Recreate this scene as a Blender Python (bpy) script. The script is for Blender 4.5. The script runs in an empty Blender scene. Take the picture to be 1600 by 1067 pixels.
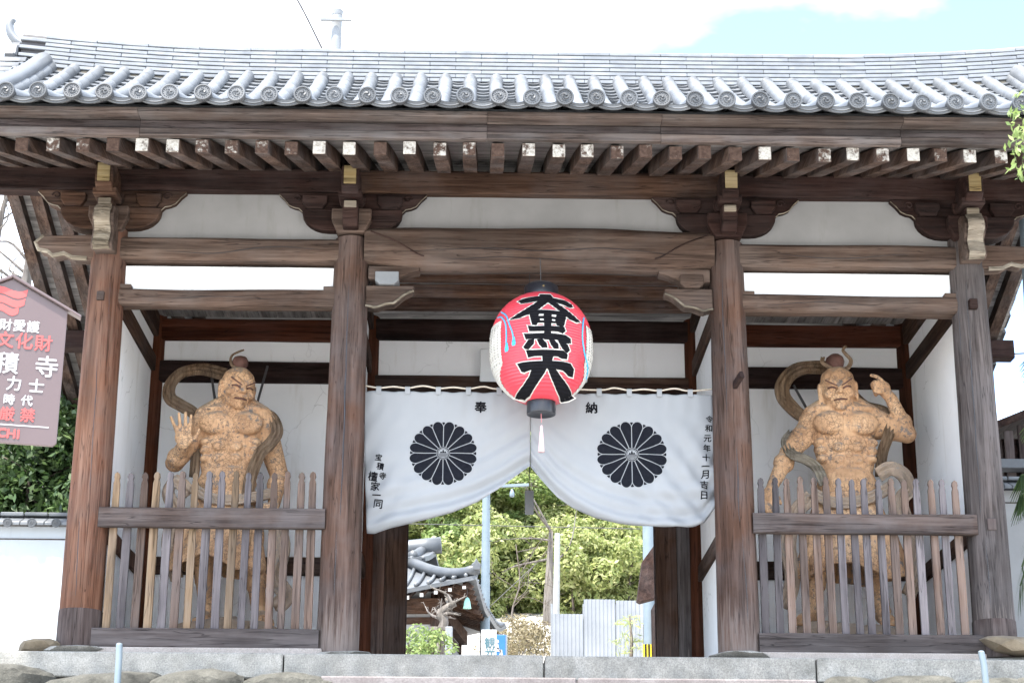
import bpy, bmesh, math, random
import numpy as np
from math import sin, cos, pi, radians, sqrt
from mathutils import Vector, Matrix, Euler, noise as mnoise
random.seed(7); rng = np.random.default_rng(7)
S = bpy.context.scene
COL = S.collection

# ------------------------------------------------------------------ camera
CAM = Vector((-0.612, -19.146, -2.899)); FPX = 2857.3
PITCH, YAW, ROLL = radians(18.359), radians(0.937), radians(0.3155)
_f = Vector((sin(YAW)*cos(PITCH), cos(YAW)*cos(PITCH), sin(PITCH)))
_r0 = Vector((cos(YAW), -sin(YAW), 0)); _u0 = _r0.cross(_f)
_r = cos(ROLL)*_r0 + sin(ROLL)*_u0; _u = -sin(ROLL)*_r0 + cos(ROLL)*_u0
cd = bpy.data.cameras.new('camera'); cam = bpy.data.objects.new('camera', cd); COL.objects.link(cam)
m3 = Matrix((_r, _u, -_f)).transposed()
cam.matrix_world = Matrix.Translation(CAM) @ m3.to_4x4()
cd.sensor_width = 36; cd.lens = FPX/1600*36; cd.clip_end = 2000; cd.clip_start = .1
S.camera = cam
# ------------------------------------------------------------------ sky, sun, exposure
SUN = Vector((-0.26, -0.36, 0.90)).normalized()          # towards the sun
el = math.asin(SUN.z); az = math.atan2(SUN.x, SUN.y)
W = bpy.data.worlds.new('World'); S.world = W; W.use_nodes = True
wn = W.node_tree.nodes; wl = W.node_tree.links; wn.clear()
def N(t, **k):
    n = wn.new(t)
    for a, b in k.items(): setattr(n, a, b)
    return n
sky = N('ShaderNodeTexSky', sky_type='NISHITA', sun_disc=False, sun_elevation=el, sun_rotation=az, air_density=1.0, dust_density=1.5, ozone_density=4.0)
tc = N('ShaderNodeTexCoord'); mp = N('ShaderNodeMapping'); mp.inputs['Scale'].default_value = (1.0, 1.0, 2.2)
mp.inputs['Location'].default_value = (3.1, 1.2, 0.8)
nz = N('ShaderNodeTexNoise'); nz.inputs['Scale'].default_value = 2.1; nz.inputs['Detail'].default_value = 7; nz.inputs['Roughness'].default_value = .55
cr = N('ShaderNodeValToRGB'); cr.color_ramp.elements[0].position = .38; cr.color_ramp.elements[1].position = .63; cr.color_ramp.elements[0].color = (0, 0, 0, 1)
mx = N('ShaderNodeMixRGB'); mx.inputs[2].default_value = (6.9, 7.5, 8.2, 1)
bg = N('ShaderNodeBackground'); bg.inputs[1].default_value = .15
wo = N('ShaderNodeOutputWorld')
wl.new(tc.outputs['Generated'], mp.inputs[0]); wl.new(mp.outputs[0], nz.inputs['Vector']); wl.new(nz.outputs[0], cr.inputs[0])
wl.new(cr.outputs[0], mx.inputs[0]); wl.new(sky.outputs[0], mx.inputs[1]); wl.new(mx.outputs[0], bg.inputs[0]); wl.new(bg.outputs[0], wo.inputs[0])
sd = bpy.data.lights.new('sun', 'SUN'); sd.energy = 3.2; sd.angle = radians(2.0); sd.color = (1, .95, .87)
sun = bpy.data.objects.new('sun', sd); COL.objects.link(sun); sun.rotation_euler = SUN.to_track_quat('Z', 'Y').to_euler()
vs = S.view_settings; vs.view_transform = 'Standard'; vs.look = 'None'; vs.exposure = 2.25; vs.gamma = 1
S.cycles.max_bounces = 9; S.cycles.diffuse_bounces = 7

# ------------------------------------------------------------------ helpers
def ray(px, py): return _f + _r*((px-800)/FPX) - _u*((py-533.5)/FPX)
def at(px, py, Y):
    d = ray(px, py); return CAM + d*((Y-CAM.y)/d.y)
def on_plane(px, py, p0, n):
    d = ray(px, py); return CAM + d*((p0-CAM).dot(n)/d.dot(n))
def link(o, parent=None):
    COL.objects.link(o)
    if parent is not None:
        o.parent = parent
        if parent.type == 'EMPTY': o.matrix_parent_inverse = Matrix.Translation(-parent.location)
    return o
def tag(o, label=None, cat=None, group=None, kind=None):
    for k, v in (('label', label), ('category', cat), ('group', group), ('kind', kind)):
        if v: o[k] = v
    return o
def thing(name, loc, label, cat, group=None):
    o = bpy.data.objects.new(name, None); o.location = loc; o.empty_display_size = .2; link(o)
    return tag(o, label, cat, group)
class MB:
    def __init__(s): s.v = []; s.f = []; s.sm = False
    def add(s, vs, fs):
        b = len(s.v); s.v.extend([tuple(x) for x in vs]); s.f.extend([tuple(i+b for i in q) for q in fs]); return s
    def box(s, lo, hi, ch=0.0, M=None):
        x0, y0, z0 = lo; x1, y1, z1 = hi
        if ch <= 0:
            V = [(x, y, z) for x in (x0, x1) for y in (y0, y1) for z in (z0, z1)]
            Fc = [(0,1,3,2), (4,6,7,5), (0,4,5,1), (2,3,7,6), (0,2,6,4), (1,5,7,3)]
        else:
            c = min(ch, .45*min(x1-x0, y1-y0, z1-z0)); bm = bmesh.new(); bmesh.ops.create_cube(bm, size=1)
            for v in bm.verts: v.co = Vector((x0+(v.co.x+.5)*(x1-x0), y0+(v.co.y+.5)*(y1-y0), z0+(v.co.z+.5)*(z1-z0)))
            bmesh.ops.bevel(bm, geom=bm.edges[:], offset=c, segments=1, affect='EDGES')
            bm.verts.ensure_lookup_table(); V = [tuple(v.co) for v in bm.verts]; Fc = [tuple(v.index for v in f.verts) for f in bm.faces]; bm.free()
        if M is not None: V = [M @ Vector(v) for v in V]
        return s.add(V, Fc)
    def prism(s, poly, axis, a, b, ch=0.0, M=None):
        """polygon in the plane across axis ('x': (y,z), 'y': (x,z), 'z': (x,y)), extruded a..b"""
        def P(p, t): return {'x': (t, p[0], p[1]), 'y': (p[0], t, p[1]), 'z': (p[0], p[1], t)}[axis]
        bm = bmesh.new(); vs = [bm.verts.new(P(p, a)) for p in poly]; f = bm.faces.new(vs)
        r = bmesh.ops.extrude_face_region(bm, geom=[f]); d = Vector(P((0, 0), b))-Vector(P((0, 0), a))
        for e in r['geom']:
            if isinstance(e, bmesh.types.BMVert): e.co += d
        bmesh.ops.recalc_face_normals(bm, faces=bm.faces[:])
        if ch: 
            ed = [e for e in bm.edges if len(e.link_faces) == 2 and e.calc_face_angle(0) > .9]
            bmesh.ops.bevel(bm, geom=ed, offset=ch, segments=1, affect='EDGES')
        bmesh.ops.triangulate(bm, faces=[f for f in bm.faces if len(f.verts) > 4])
        bm.verts.index_update(); V = [v.co.copy() for v in bm.verts]; Fc = [tuple(v.index for v in q.verts) for q in bm.faces]; bm.free()
        if M is not None: V = [M @ v for v in V]
        return s.add(V, Fc)
    def tube(s, path, rad, seg=8, cap=True, sq=None, up=None):
        path = [Vector(p) for p in path]; n = len(path); rad = rad if hasattr(rad, '__len__') else [rad]*n
        V = []; Fc = []; a0 = None
        for i, p in enumerate(path):
            t = (path[min(i+1, n-1)]-path[max(i-1, 0)]).normalized()
            if up is not None: a = (Vector(up)-t*t.dot(Vector(up))).normalized()
            elif a0 is None: a = t.orthogonal().normalized()
            else: a = (a0-t*t.dot(a0)).normalized()
            a0 = a; b = t.cross(a)
            for k in range(seg):
                q = 2*pi*k/seg; ra = rad[i] if not sq else rad[i]*sq[0]; rb = rad[i] if not sq else rad[i]*sq[1]
                V.append(p + a*cos(q)*ra + b*sin(q)*rb)
        for i in range(n-1):
            for k in range(seg): Fc.append((i*seg+k, i*seg+(k+1) % seg, (i+1)*seg+(k+1) % seg, (i+1)*seg+k))
        if cap: Fc.append(tuple(range(seg-1, -1, -1))); Fc.append(tuple((n-1)*seg+k for k in range(seg)))
        return s.add(V, Fc)
    def lathe(s, prof, c=(0, 0, 0), seg=24, cap=True, wob=0.0, ph=0.):
        V = []; Fc = []
        for i, (r, z) in enumerate(prof):
            for k in range(seg):
                q = 2*pi*k/seg; rr = r*(1+wob*mnoise.noise((cos(q)*1.5+ph, sin(q)*1.5, z*1.2+ph)))
                V.append((c[0]+rr*cos(q), c[1]+rr*sin(q), c[2]+z))
        n = len(prof)
        for i in range(n-1):
            for k in range(seg): Fc.append((i*seg+k, i*seg+(k+1) % seg, (i+1)*seg+(k+1) % seg, (i+1)*seg+k))
        if cap: Fc.append(tuple(range(seg-1, -1, -1))); Fc.append(tuple((n-1)*seg+k for k in range(seg)))
        return s.add(V, Fc)
    def ell(s, c, r, M=None, sub=2):
        bm = bmesh.new(); bmesh.ops.create_icosphere(bm, subdivisions=sub, radius=1)
        T = Matrix.Translation(Vector(c)) @ (M.to_4x4() if M is not None else Matrix.Identity(4)) @ Matrix.Diagonal((*r, 1))
        bm.verts.index_update(); V = [T @ v.co for v in bm.verts]; Fc = [tuple(v.index for v in f.verts) for f in bm.faces]; bm.free()
        return s.add(V, Fc)
    def cap(s, p0, r0, p1, r1, seg=12):
        p0 = Vector(p0); p1 = Vector(p1); d = p1-p0; t = d.normalized(); n = 4; path = []; rr = []
        for k in range(n): q = (pi/2)*(1-k/n); path.append(p0-t*r0*sin(q)); rr.append(max(r0*cos(q), r0*.05))
        path.append(p0); rr.append(r0); path.append(p0+d*.5); rr.append((r0+r1)/2); path.append(p1); rr.append(r1)
        for k in range(1, n+1): q = (pi/2)*(k/n); path.append(p1+t*r1*sin(q)); rr.append(max(r1*cos(q), r1*.05))
        return s.tube(path, rr, seg)
    def beam(s, p0, p1, w, h, ch=.02, seg=6, jit=.004, sd=0., rnd=False, sag=0.):
        """bar from p0 to p1 (centre line), w across (horizontal), h high, uneven surface"""
        p0 = Vector(p0); p1 = Vector(p1); t = (p1-p0).normalized(); sx = t.cross(Vector((0, 0, 1)))
        sx = sx.normalized() if sx.length > 1e-4 else Vector((1, 0, 0)); up = sx.cross(t)
        if rnd: pr = [(cos(2*pi*k/16)*abs(cos(2*pi*k/16))**-.45*w/2 if abs(cos(2*pi*k/16)) > 1e-6 else 0, sin(2*pi*k/16)*abs(sin(2*pi*k/16))**-.45*h/2 if abs(sin(2*pi*k/16)) > 1e-6 else 0) for k in range(16)]
        else: pr = [(w/2-ch, h/2), (-w/2+ch, h/2), (-w/2, h/2-ch), (-w/2, -h/2+ch), (-w/2+ch, -h/2), (w/2-ch, -h/2), (w/2, -h/2+ch), (w/2, h/2-ch)]
        V = []; Fc = []; m = len(pr)
        for i in range(seg+1):
            c = p0+(p1-p0)*(i/seg)-up*sag*4*(i/seg)*(1-i/seg)
            for k, (a, b) in enumerate(pr):
                j = mnoise.noise((c.x*.9+sd, c.y*.9+k*.4, c.z*.9+sd))*jit*2
                V.append(c+sx*(a+j)+up*(b+j*.8))
        for i in range(seg):
            for k in range(m): Fc.append((i*m+k, (i+1)*m+k, (i+1)*m+(k+1) % m, i*m+(k+1) % m))
        Fc.append(tuple(range(m))); Fc.append(tuple(seg*m+k for k in range(m-1, -1, -1)))
        return s.add(V, Fc)
    def mesh(s, name, smooth=False, fix=True):
        me = bpy.data.meshes.new(name); me.from_pydata([tuple(v) for v in s.v], [], s.f); me.validate()
        if fix:
            bm = bmesh.new(); bm.from_mesh(me); bmesh.ops.recalc_face_normals(bm, faces=bm.faces[:]); bm.to_mesh(me); bm.free()
        if smooth: me.polygons.foreach_set('use_smooth', [True]*len(me.polygons))
        return me
    def build(s, name, mat, parent=None, smooth=False, loc=None, fix=True):
        me = s.mesh(name, smooth, fix); o = bpy.data.objects.new(name, me)
        if mat: me.materials.append(mat)
        if loc is not None: o.location = loc
        return link(o, parent)
def inst(name, me, loc, parent, rot=(0, 0, 0), scale=(1, 1, 1)):
    o = bpy.data.objects.new(name, me); o.location = loc; o.rotation_euler = rot; o.scale = scale
    return link(o, parent)
def autosmooth(o, ang=40):
    me = o.data; me.polygons.foreach_set('use_smooth', [True]*len(me.polygons)); me.set_sharp_from_angle(angle=radians(ang)); return o
def np_mesh(name, V, quads, mat, smooth=False):
    me = bpy.data.meshes.new(name); nv = len(V); nq = len(quads); k = quads.shape[1]
    me.vertices.add(nv); me.vertices.foreach_set('co', np.asarray(V, np.float32).ravel())
    me.loops.add(nq*k); me.loops.foreach_set('vertex_index', quads.astype(np.int32).ravel())
    me.polygons.add(nq); me.polygons.foreach_set('loop_start', np.arange(0, nq*k, k, dtype=np.int32)); me.polygons.foreach_set('loop_total', np.full(nq, k, np.int32))
    if smooth: me.polygons.foreach_set('use_smooth', np.ones(nq, bool))
    me.update(calc_edges=True); me.materials.append(mat); return me
def crom(pts, n=8):
    P = [Vector(p) for p in pts]; P = [P[0]*2-P[1]]+P+[P[-1]*2-P[-2]]; out = []
    for i in range(1, len(P)-2):
        a, b, c, d = P[i-1:i+3]
        for k in range(n):
            t = k/n; out.append(.5*((2*b)+(c-a)*t+(2*a-5*b+4*c-d)*t*t+(3*b-a-3*c+d)*t**3))
    out.append(P[-2]); return out

# ------------------------------------------------------------------ materials
class NT:
    def __init__(s, name):
        s.m = bpy.data.materials.new(name); s.m.use_nodes = True; s.n = s.m.node_tree.nodes; s.l = s.m.node_tree.links; s.n.clear()
        s.out = s.n.new('ShaderNodeOutputMaterial'); s.b = s.n.new('ShaderNodeBsdfPrincipled'); s.l.new(s.b.outputs[0], s.out.inputs[0])
    def new(s, t, **k):
        n = s.n.new(t)
        for a, v in k.items():
            if a.startswith('_'): n.inputs[a[1:].replace('_', ' ')].default_value = v
            else: setattr(n, a, v)
        return n
    def k(s, a, b): s.l.new(a, b)
    def coords(s, scale=(1, 1, 1), rand=True):
        tc = s.new('ShaderNodeTexCoord'); mp = s.new('ShaderNodeMapping'); mp.inputs['Scale'].default_value = scale
        if rand:
            oi = s.new('ShaderNodeObjectInfo'); mu = s.new('ShaderNodeMath', operation='MULTIPLY'); mu.inputs[1].default_value = 37.
            s.k(oi.outputs['Random'], mu.inputs[0]); ad = s.new('ShaderNodeVectorMath', operation='ADD'); s.k(tc.outputs['Object'], ad.inputs[0]); s.k(mu.outputs[0], ad.inputs[1]); s.k(ad.outputs[0], mp.inputs[0])
        else: s.k(tc.outputs['Object'], mp.inputs[0])
        return mp.outputs[0]
    def noise(s, vec, scale, detail=5, rough=.6, dist=0.):
        n = s.new('ShaderNodeTexNoise'); n.inputs['Scale'].default_value = scale; n.inputs['Detail'].default_value = detail; n.inputs['Roughness'].default_value = rough; n.inputs['Distortion'].default_value = dist
        s.k(vec, n.inputs['Vector']); return n.outputs[0]
    def ramp(s, fac, stops, interp='LINEAR'):
        r = s.new('ShaderNodeValToRGB'); r.color_ramp.interpolation = interp; e = r.color_ramp.elements
        while len(e) < len(stops): e.new(.5)
        for i, (p, c) in enumerate(stops):
            e[i].position = p; c = c if hasattr(c, '__len__') else (c, c, c); e[i].color = (*c[:3], 1)
        s.k(fac, r.inputs[0]); return r.outputs[0]
    def mix(s, fac, a, b, mode='MIX'):
        m = s.new('ShaderNodeMixRGB', blend_type=mode)
        for i, v in ((0, fac), (1, a), (2, b)):
            if isinstance(v, (int, float)): m.inputs[i].default_value = v if i == 0 else (v, v, v, 1)
            elif isinstance(v, tuple): m.inputs[i].default_value = (*v[:3], 1)
            else: s.k(v, m.inputs[i])
        return m.outputs[0]
    def math(s, op, a, b=None):
        m = s.new('ShaderNodeMath', operation=op)
        for i, v in ((0, a), (1, b)):
            if v is None: continue
            if isinstance(v, (int, float)): m.inputs[i].default_value = v
            else: s.k(v, m.inputs[i])
        return m.outputs[0]
    def hsv(s, col, val, sat=1.):
        h = s.new('ShaderNodeHueSaturation'); h.inputs['Saturation'].default_value = sat; s.k(col, h.inputs['Color'])
        if isinstance(val, (int, float)): h.inputs['Value'].default_value = val
        else: s.k(val, h.inputs['Value'])
        return h.outputs[0]
    def rand(s, lo, hi):
        oi = s.new('ShaderNodeObjectInfo'); m = s.new('ShaderNodeMapRange'); m.inputs[3].default_value = lo; m.inputs[4].default_value = hi; s.k(oi.outputs['Random'], m.inputs[0]); return m.outputs[0]
    def bump(s, h, st=.3, d=.01):
        b = s.new('ShaderNodeBump'); b.inputs['Strength'].default_value = st; b.inputs['Distance'].default_value = d; s.k(h, b.inputs['Height']); s.k(b.outputs[0], s.b.inputs['Normal'])
    def fin(s, col=None, rough=.8, **k):
        if col is not None:
            if isinstance(col, tuple): s.b.inputs['Base Color'].default_value = (*col[:3], 1)
            else: s.k(col, s.b.inputs['Base Color'])
        if isinstance(rough, (int, float)): s.b.inputs['Roughness'].default_value = rough
        else: s.k(rough, s.b.inputs['Roughness'])
        for a, v in k.items(): s.b.inputs[a.replace('_', ' ')].default_value = v
        return s.m
def wood(name, axis, dark, mid, light, grey=(.22, .2, .2), gamt=.35, var=.25, pale_base=False, warm=None, sat=1.06, val=.40):
    t = NT(name); g = {'x': (.35, 7, 7), 'y': (7, .35, 7), 'z': (7, 7, .35)}[axis]
    v = t.coords(g); v1 = t.coords((1, 1, 1))
    fine = t.noise(v, 5., 6, .65, .4); big = t.noise(v, .9, 4, .6, .8); patch = t.noise(v1, 1.7, 5, .6)
    c = t.ramp(t.mix(.5, fine, big), [(.37, dark), (.49, mid), (.63, light)])
    if warm: c = t.mix(t.ramp(t.noise(v1, .9, 3, .5), [(.45, 0.), (.62, 1.)]), c, t.mix(.6, c, warm))
    c = t.mix(t.math('MULTIPLY', t.ramp(patch, [(.42, 0.), (.66, 1.)]), gamt), c, grey)
    st_ = t.ramp(t.noise({'x': t.coords((.22, 2.6, 2.6)), 'y': t.coords((2.6, .22, 2.6)), 'z': t.coords((2.6, 2.6, .22))}[axis], 2.3, 4, .55, .5), [(.40, .62), (.5, 1.), (.62, 1.22)])
    c = t.mix(.8, c, st_, 'MULTIPLY')
    cr = t.ramp(t.noise({'x': t.coords((.18, 5, 5)), 'y': t.coords((5, .18, 5)), 'z': t.coords((5, 5, .18))}[axis], 3.2, 3, .5, .6), [(.485, 1.), (.497, .22), (.51, 1.)])
    c = t.mix(.75, c, cr, 'MULTIPLY')
    if pale_base:
        tc = t.new('ShaderNodeTexCoord'); sp = t.new('ShaderNodeSeparateXYZ'); t.k(tc.outputs['Object'], sp.inputs[0])
        hgt = t.math('ADD', sp.outputs[2], t.math('MULTIPLY', t.math('SUBTRACT', fine, .5), -2.2))
        c = t.mix(t.ramp(hgt, [(-.15, .6), (.5, 0.)]), c, (.36, .31, .285))
    c = t.hsv(c, t.rand(val*(1-var), val*(1+var)), sat)
    t.bump(t.mix(.6, fine, cr), .7, .016)
    return t.fin(c, .85, Specular_IOR_Level=.12)
BR = dict(dark=(.055, .030, .022), mid=(.125, .070, .048), light=(.22, .135, .095))
WX = wood('wood_beam_x', 'x', **BR); WY = wood('wood_beam_y', 'y', **BR); WZ = wood('wood_post_z', 'z', **BR)
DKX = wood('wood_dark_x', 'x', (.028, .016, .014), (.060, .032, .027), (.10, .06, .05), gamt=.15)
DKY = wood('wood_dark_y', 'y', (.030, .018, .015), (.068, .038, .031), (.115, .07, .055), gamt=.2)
REDX = wood('wood_red_x', 'x', (.085, .030, .018), (.15, .055, .034), (.21, .09, .06), gamt=.1, sat=1.12)
REDZ = wood('wood_red_z', 'z', (.085, .032, .018), (.16, .062, .036), (.23, .10, .065), gamt=.1, sat=1.12)
EAV = wood('wood_eave_x', 'x', **BR, val=.60, sat=.55, gamt=.5)
EAVD = wood('wood_eave_dark_x', 'x', (.03, .02, .019), (.075, .05, .047), (.13, .09, .085), gamt=.3, val=.55, sat=.7)
JST = wood('wood_joist_x', 'x', **BR, val=.8)
WYR = wood('wood_rafter_y', 'y', **BR, val=.50, sat=.85, gamt=.5)
COLR = wood('column_reddish', 'z', (.07, .032, .022), (.20, .092, .058), (.32, .18, .125), gamt=.5, grey=(.19, .14, .12), var=.05, warm=(.25, .11, .06), sat=.98, val=.52)
COLB = wood('column_brown', 'z', (.065, .042, .034), (.165, .108, .086), (.28, .20, .17), gamt=.6, grey=(.22, .185, .18), var=.05, warm=(.20, .105, .07), pale_base=True, val=.44)
COLG = wood('column_grey', 'z', (.06, .05, .046), (.165, .138, .13), (.28, .245, .235), gamt=.6, var=.05, pale_base=True, val=.44)
SPL = wood('column_splice', 'z', (.075, .055, .05), (.13, .098, .09), (.20, .16, .15), gamt=.4, var=.05, val=.44)
BMX = wood('beam_weathered_x', 'x', (.10, .060, .042), (.19, .118, .085), (.30, .205, .155), gamt=.4, grey=(.26, .22, .2), var=.12, sat=.9)
RAIL = wood('rail_grey_x', 'x', (.085, .062, .056), (.155, .115, .10), (.25, .195, .175), gamt=.6, var=.08, val=.44)
SILL = wood('sill_dark_x', 'x', (.09, .075, .072), (.14, .118, .114), (.2, .175, .17), gamt=.4, var=.06, val=.44)
PK = [wood('picket_tan', 'z', (.24, .16, .10), (.38, .265, .17), (.50, .37, .26), gamt=.3, grey=(.34, .3, .28), val=.46),
      wood('picket_slate', 'z', (.12, .105, .11), (.20, .178, .185), (.29, .26, .265), gamt=.5, grey=(.3, .27, .27), val=.46),
      wood('picket_brown', 'z', (.15, .10, .078), (.25, .175, .14), (.35, .26, .215), gamt=.4, val=.46)]
PALE = wood('weathered_pale_end', 'x', (.17, .14, .105), (.33, .28, .215), (.48, .43, .35), gamt=.4, grey=(.42, .39, .35), var=.15, val=.55)
GOLD = wood('yellowed_end_grain', 'x', (.30, .22, .11), (.43, .34, .19), (.52, .43, .27), gamt=.2, var=.1, sat=1.12, val=.55)
SOF = wood('soffit_board', 'x', (.27, .24, .22), (.42, .385, .36), (.55, .52, .49), gamt=.5, var=.15, sat=.7, val=.62)
SOFY = wood('ceiling_board', 'y', (.22, .19, .17), (.36, .32, .295), (.48, .44, .41), gamt=.5, var=.15, sat=.7, val=.62)
def rafter_end():
    t = NT('rafter_end_flaked_white'); v = t.coords()
    n = t.noise(v, 14, 5, .7); sel = t.math('ADD', n, t.rand(-.33, .09))
    c = t.mix(t.ramp(sel, [(.40, 0.), (.56, 1.)]), t.ramp(t.noise(v, 30, 4), [(.3, (.035, .021, .016)), (.7, (.085, .055, .042))]), t.ramp(t.noise(v, 45, 4, .7), [(.3, (.26, .235, .20)), (.6, (.43, .41, .37))]))
    return t.fin(c, .9, Specular_IOR_Level=.1)
REND = rafter_end()
def simple(name, c1, c2, scale=6., rough=.85, bump=.2, bd=.006, var=.0, fine=None, **k):
    t = NT(name); v = t.coords(); n = t.noise(v, scale, 6, .62)
    c = t.ramp(n, [(.3, c1), (.7, c2)])
    if fine: c = t.mix(fine, c, t.ramp(t.noise(v, scale*14, 3, .7), [(.3, .35), (.7, .95)]), 'OVERLAY')
    if var: c = t.hsv(c, t.rand(1-var, 1+var))
    if bump: t.bump(t.noise(v, scale*5, 5, .65), bump, bd)
    return t.fin(c, rough, **k)
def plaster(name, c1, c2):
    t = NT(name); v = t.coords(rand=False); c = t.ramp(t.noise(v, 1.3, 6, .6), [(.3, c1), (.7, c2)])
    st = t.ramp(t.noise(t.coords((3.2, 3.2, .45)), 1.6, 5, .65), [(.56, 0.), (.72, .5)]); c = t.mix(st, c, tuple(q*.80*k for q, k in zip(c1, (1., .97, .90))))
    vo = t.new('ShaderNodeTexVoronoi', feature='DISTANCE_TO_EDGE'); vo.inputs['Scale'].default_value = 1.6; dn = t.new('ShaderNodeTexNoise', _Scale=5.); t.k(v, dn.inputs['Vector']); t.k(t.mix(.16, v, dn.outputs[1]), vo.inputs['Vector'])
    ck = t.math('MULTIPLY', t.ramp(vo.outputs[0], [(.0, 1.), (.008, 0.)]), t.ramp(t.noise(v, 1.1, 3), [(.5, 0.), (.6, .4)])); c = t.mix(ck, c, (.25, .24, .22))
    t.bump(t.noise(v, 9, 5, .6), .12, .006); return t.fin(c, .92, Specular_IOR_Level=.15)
PLA = plaster('plaster_white', (.84, .845, .85), (.91, .915, .92)); PLAG = plaster('plaster_grey_shaded', (.215, .215, .213), (.27, .27, .268)); PLAO = plaster('plaster_garden_wall', (.32, .345, .365), (.37, .395, .415))  # PLAG: white plaster with the eave shade put into its grey colour
PAVE = simple('pale_paving', (.48, .465, .44), (.60, .585, .56), 4., .9, .3, .006, .08, fine=.4)
def tile_mat(name='roof_tile_clay', k=.31, r0=.70, r1=1.25):
    t = NT(name); v = t.coords(); n = t.noise(v, 3.5, 6, .65)
    c = t.ramp(n, [(.25, (.20*k, .215*k, .235*k)), (.55, (.30*k, .32*k, .345*k)), (.8, (.41*k, .425*k, .44*k))])
    c = t.mix(t.ramp(t.noise(v, 9, 5, .7), [(.60, 0.), (.72, .6)]), c, (.36*k, .34*k, .29*k)); c = t.hsv(c, t.rand(r0, r1))
    t.bump(t.noise(v, 60, 3), .15, .003); return t.fin(c, t.ramp(n, [(.3, .38), (.7, .58)]))
TILE = tile_mat(); TILED = tile_mat('eave_disc_clay', .19); TILER = tile_mat('ridge_course_clay', .52, .93, 1.07)
MORT = simple('ridge_mortar', (.13, .11, .08), (.22, .19, .145), 7)
GRAN = simple('granite_block', (.12, .116, .103), (.225, .216, .196), 5., .9, .6, .012, .08, fine=.75)
STEP = simple('granite_step_pinkish', (.095, .08, .078), (.155, .14, .137), 4., .9, .4, .01, .1, fine=.5)
ROCK = simple('field_rock', (.028, .027, .022), (.10, .095, .08), 4., .95, .8, .03, .2, fine=.4)
ROCKT = simple('tan_rock', (.10, .077, .05), (.18, .145, .10), 6., .95, .5, .02, .1)
EARTH = simple('packed_earth', (.40, .375, .335), (.52, .495, .455), .7, .95, .5, .02)
CONC = simple('concrete_pale', (.15, .16, .17), (.21, .22, .23), 3., .8, .15, .004)
BLUEP = simple('painted_pole_pale_blue', (.11, .145, .17), (.145, .18, .205), 3., .55, .05, .003)
BLK = simple('black_lacquer', (.012, .012, .015), (.02, .02, .025), 4., .32, 0)
INK = simple('ink_black', (.008, .008, .010), (.012, .012, .014), 8., .95, 0, Specular_IOR_Level=.05)
CREST = simple('crest_dye_indigo_black', (.008, .009, .012), (.013, .014, .019), 30., .95, .1, .002, Specular_IOR_Level=.05)
REDP = simple('lantern_red_vinyl', (.58, .045, .068), (.65, .065, .09), 2., .38, 0)
CREAM = simple('lantern_cream', (.50, .48, .44), (.56, .55, .51), 6., .5, 0)
CYAN = simple('lantern_blue_cord', (.05, .34, .55), (.08, .42, .64), 6., .5, 0)
def cloth_mat():
    t = NT('noren_cotton'); tc = t.new('ShaderNodeTexCoord'); v = tc.outputs['Object']
    wv = t.noise(v, 260, 2, .5); c = t.ramp(t.noise(v, 1.3, 4), [(.3, (.315, .325, .335)), (.7, (.355, .365, .375))])
    t.bump(wv, .12, .002); m = t.fin(c, .95)
    tr = t.new('ShaderNodeBsdfTranslucent'); tr.inputs[0].default_value = (.5, .52, .53, 1); ms = t.new('ShaderNodeMixShader'); ms.inputs[0].default_value = .22
    t.k(t.b.outputs[0], ms.inputs[1]); t.k(tr.outputs[0], ms.inputs[2]); t.k(ms.outputs[0], t.out.inputs[0]); return m
CLOTH = cloth_mat()
ROPE = simple('straw_rope', (.42, .36, .28), (.58, .52, .44), 40., .95, .5, .005)
def statue_mat(name, k=1., grey=0.):
    t = NT(name); v = t.coords(rand=False); n = t.noise(v, 2.2, 6, .65)
    c = t.ramp(n, [(.3, (.25*k, .125*k, .05*k)), (.5, (.42*k, .225*k, .095*k)), (.7, (.54*k, .33*k, .165*k))])
    vo = t.new('ShaderNodeTexVoronoi', feature='DISTANCE_TO_EDGE'); vo.inputs['Scale'].default_value = 26; vd = t.mix(.12, v, t.new('ShaderNodeTexNoise', _Scale=9.).outputs[1]); t.k(vd, vo.inputs['Vector'])
    crk = t.math('MULTIPLY', t.ramp(vo.outputs[0], [(.0, 1.), (.09, 0.)]), t.ramp(t.noise(v, 3.1, 4), [(.40, 0.), (.55, 1.)]))
    c = t.mix(t.math('MULTIPLY', crk, .75), c, (.10, .06, .035))
    c = t.mix(t.math('MULTIPLY', t.ramp(t.noise(t.coords((14, 14, 1.2), False), 2.2, 5, .6), [(.52, 0.), (.66, 1.)]), .55), c, (.24*k, .115*k, .05*k)); sp = t.noise(v, 26, 5, .75); c = t.mix(t.math('MULTIPLY', t.ramp(sp, [(.53, 0.), (.60, 1.)]), t.ramp(t.noise(v, 4.5, 4), [(.40, 0.), (.56, .9)])), c, (.13, .10, .085))
    c = t.mix(t.ramp(t.noise(v, 7.5, 6, .75), [(.57, 0.), (.63, .9)]), c, (.15, .135, .125))
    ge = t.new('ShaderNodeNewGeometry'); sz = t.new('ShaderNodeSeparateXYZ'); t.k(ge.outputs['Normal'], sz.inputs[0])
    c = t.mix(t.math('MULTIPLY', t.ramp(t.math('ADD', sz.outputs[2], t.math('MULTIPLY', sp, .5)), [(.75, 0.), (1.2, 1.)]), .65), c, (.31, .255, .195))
    if grey: c = t.mix(grey, c, (.34, .29, .235))
    c = t.hsv(c, 1.04, .86)
    t.bump(t.mix(.5, sp, t.math('SUBTRACT', 1., crk)), .55, .012); return t.fin(c, .88, Specular_IOR_Level=.12)
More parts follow.
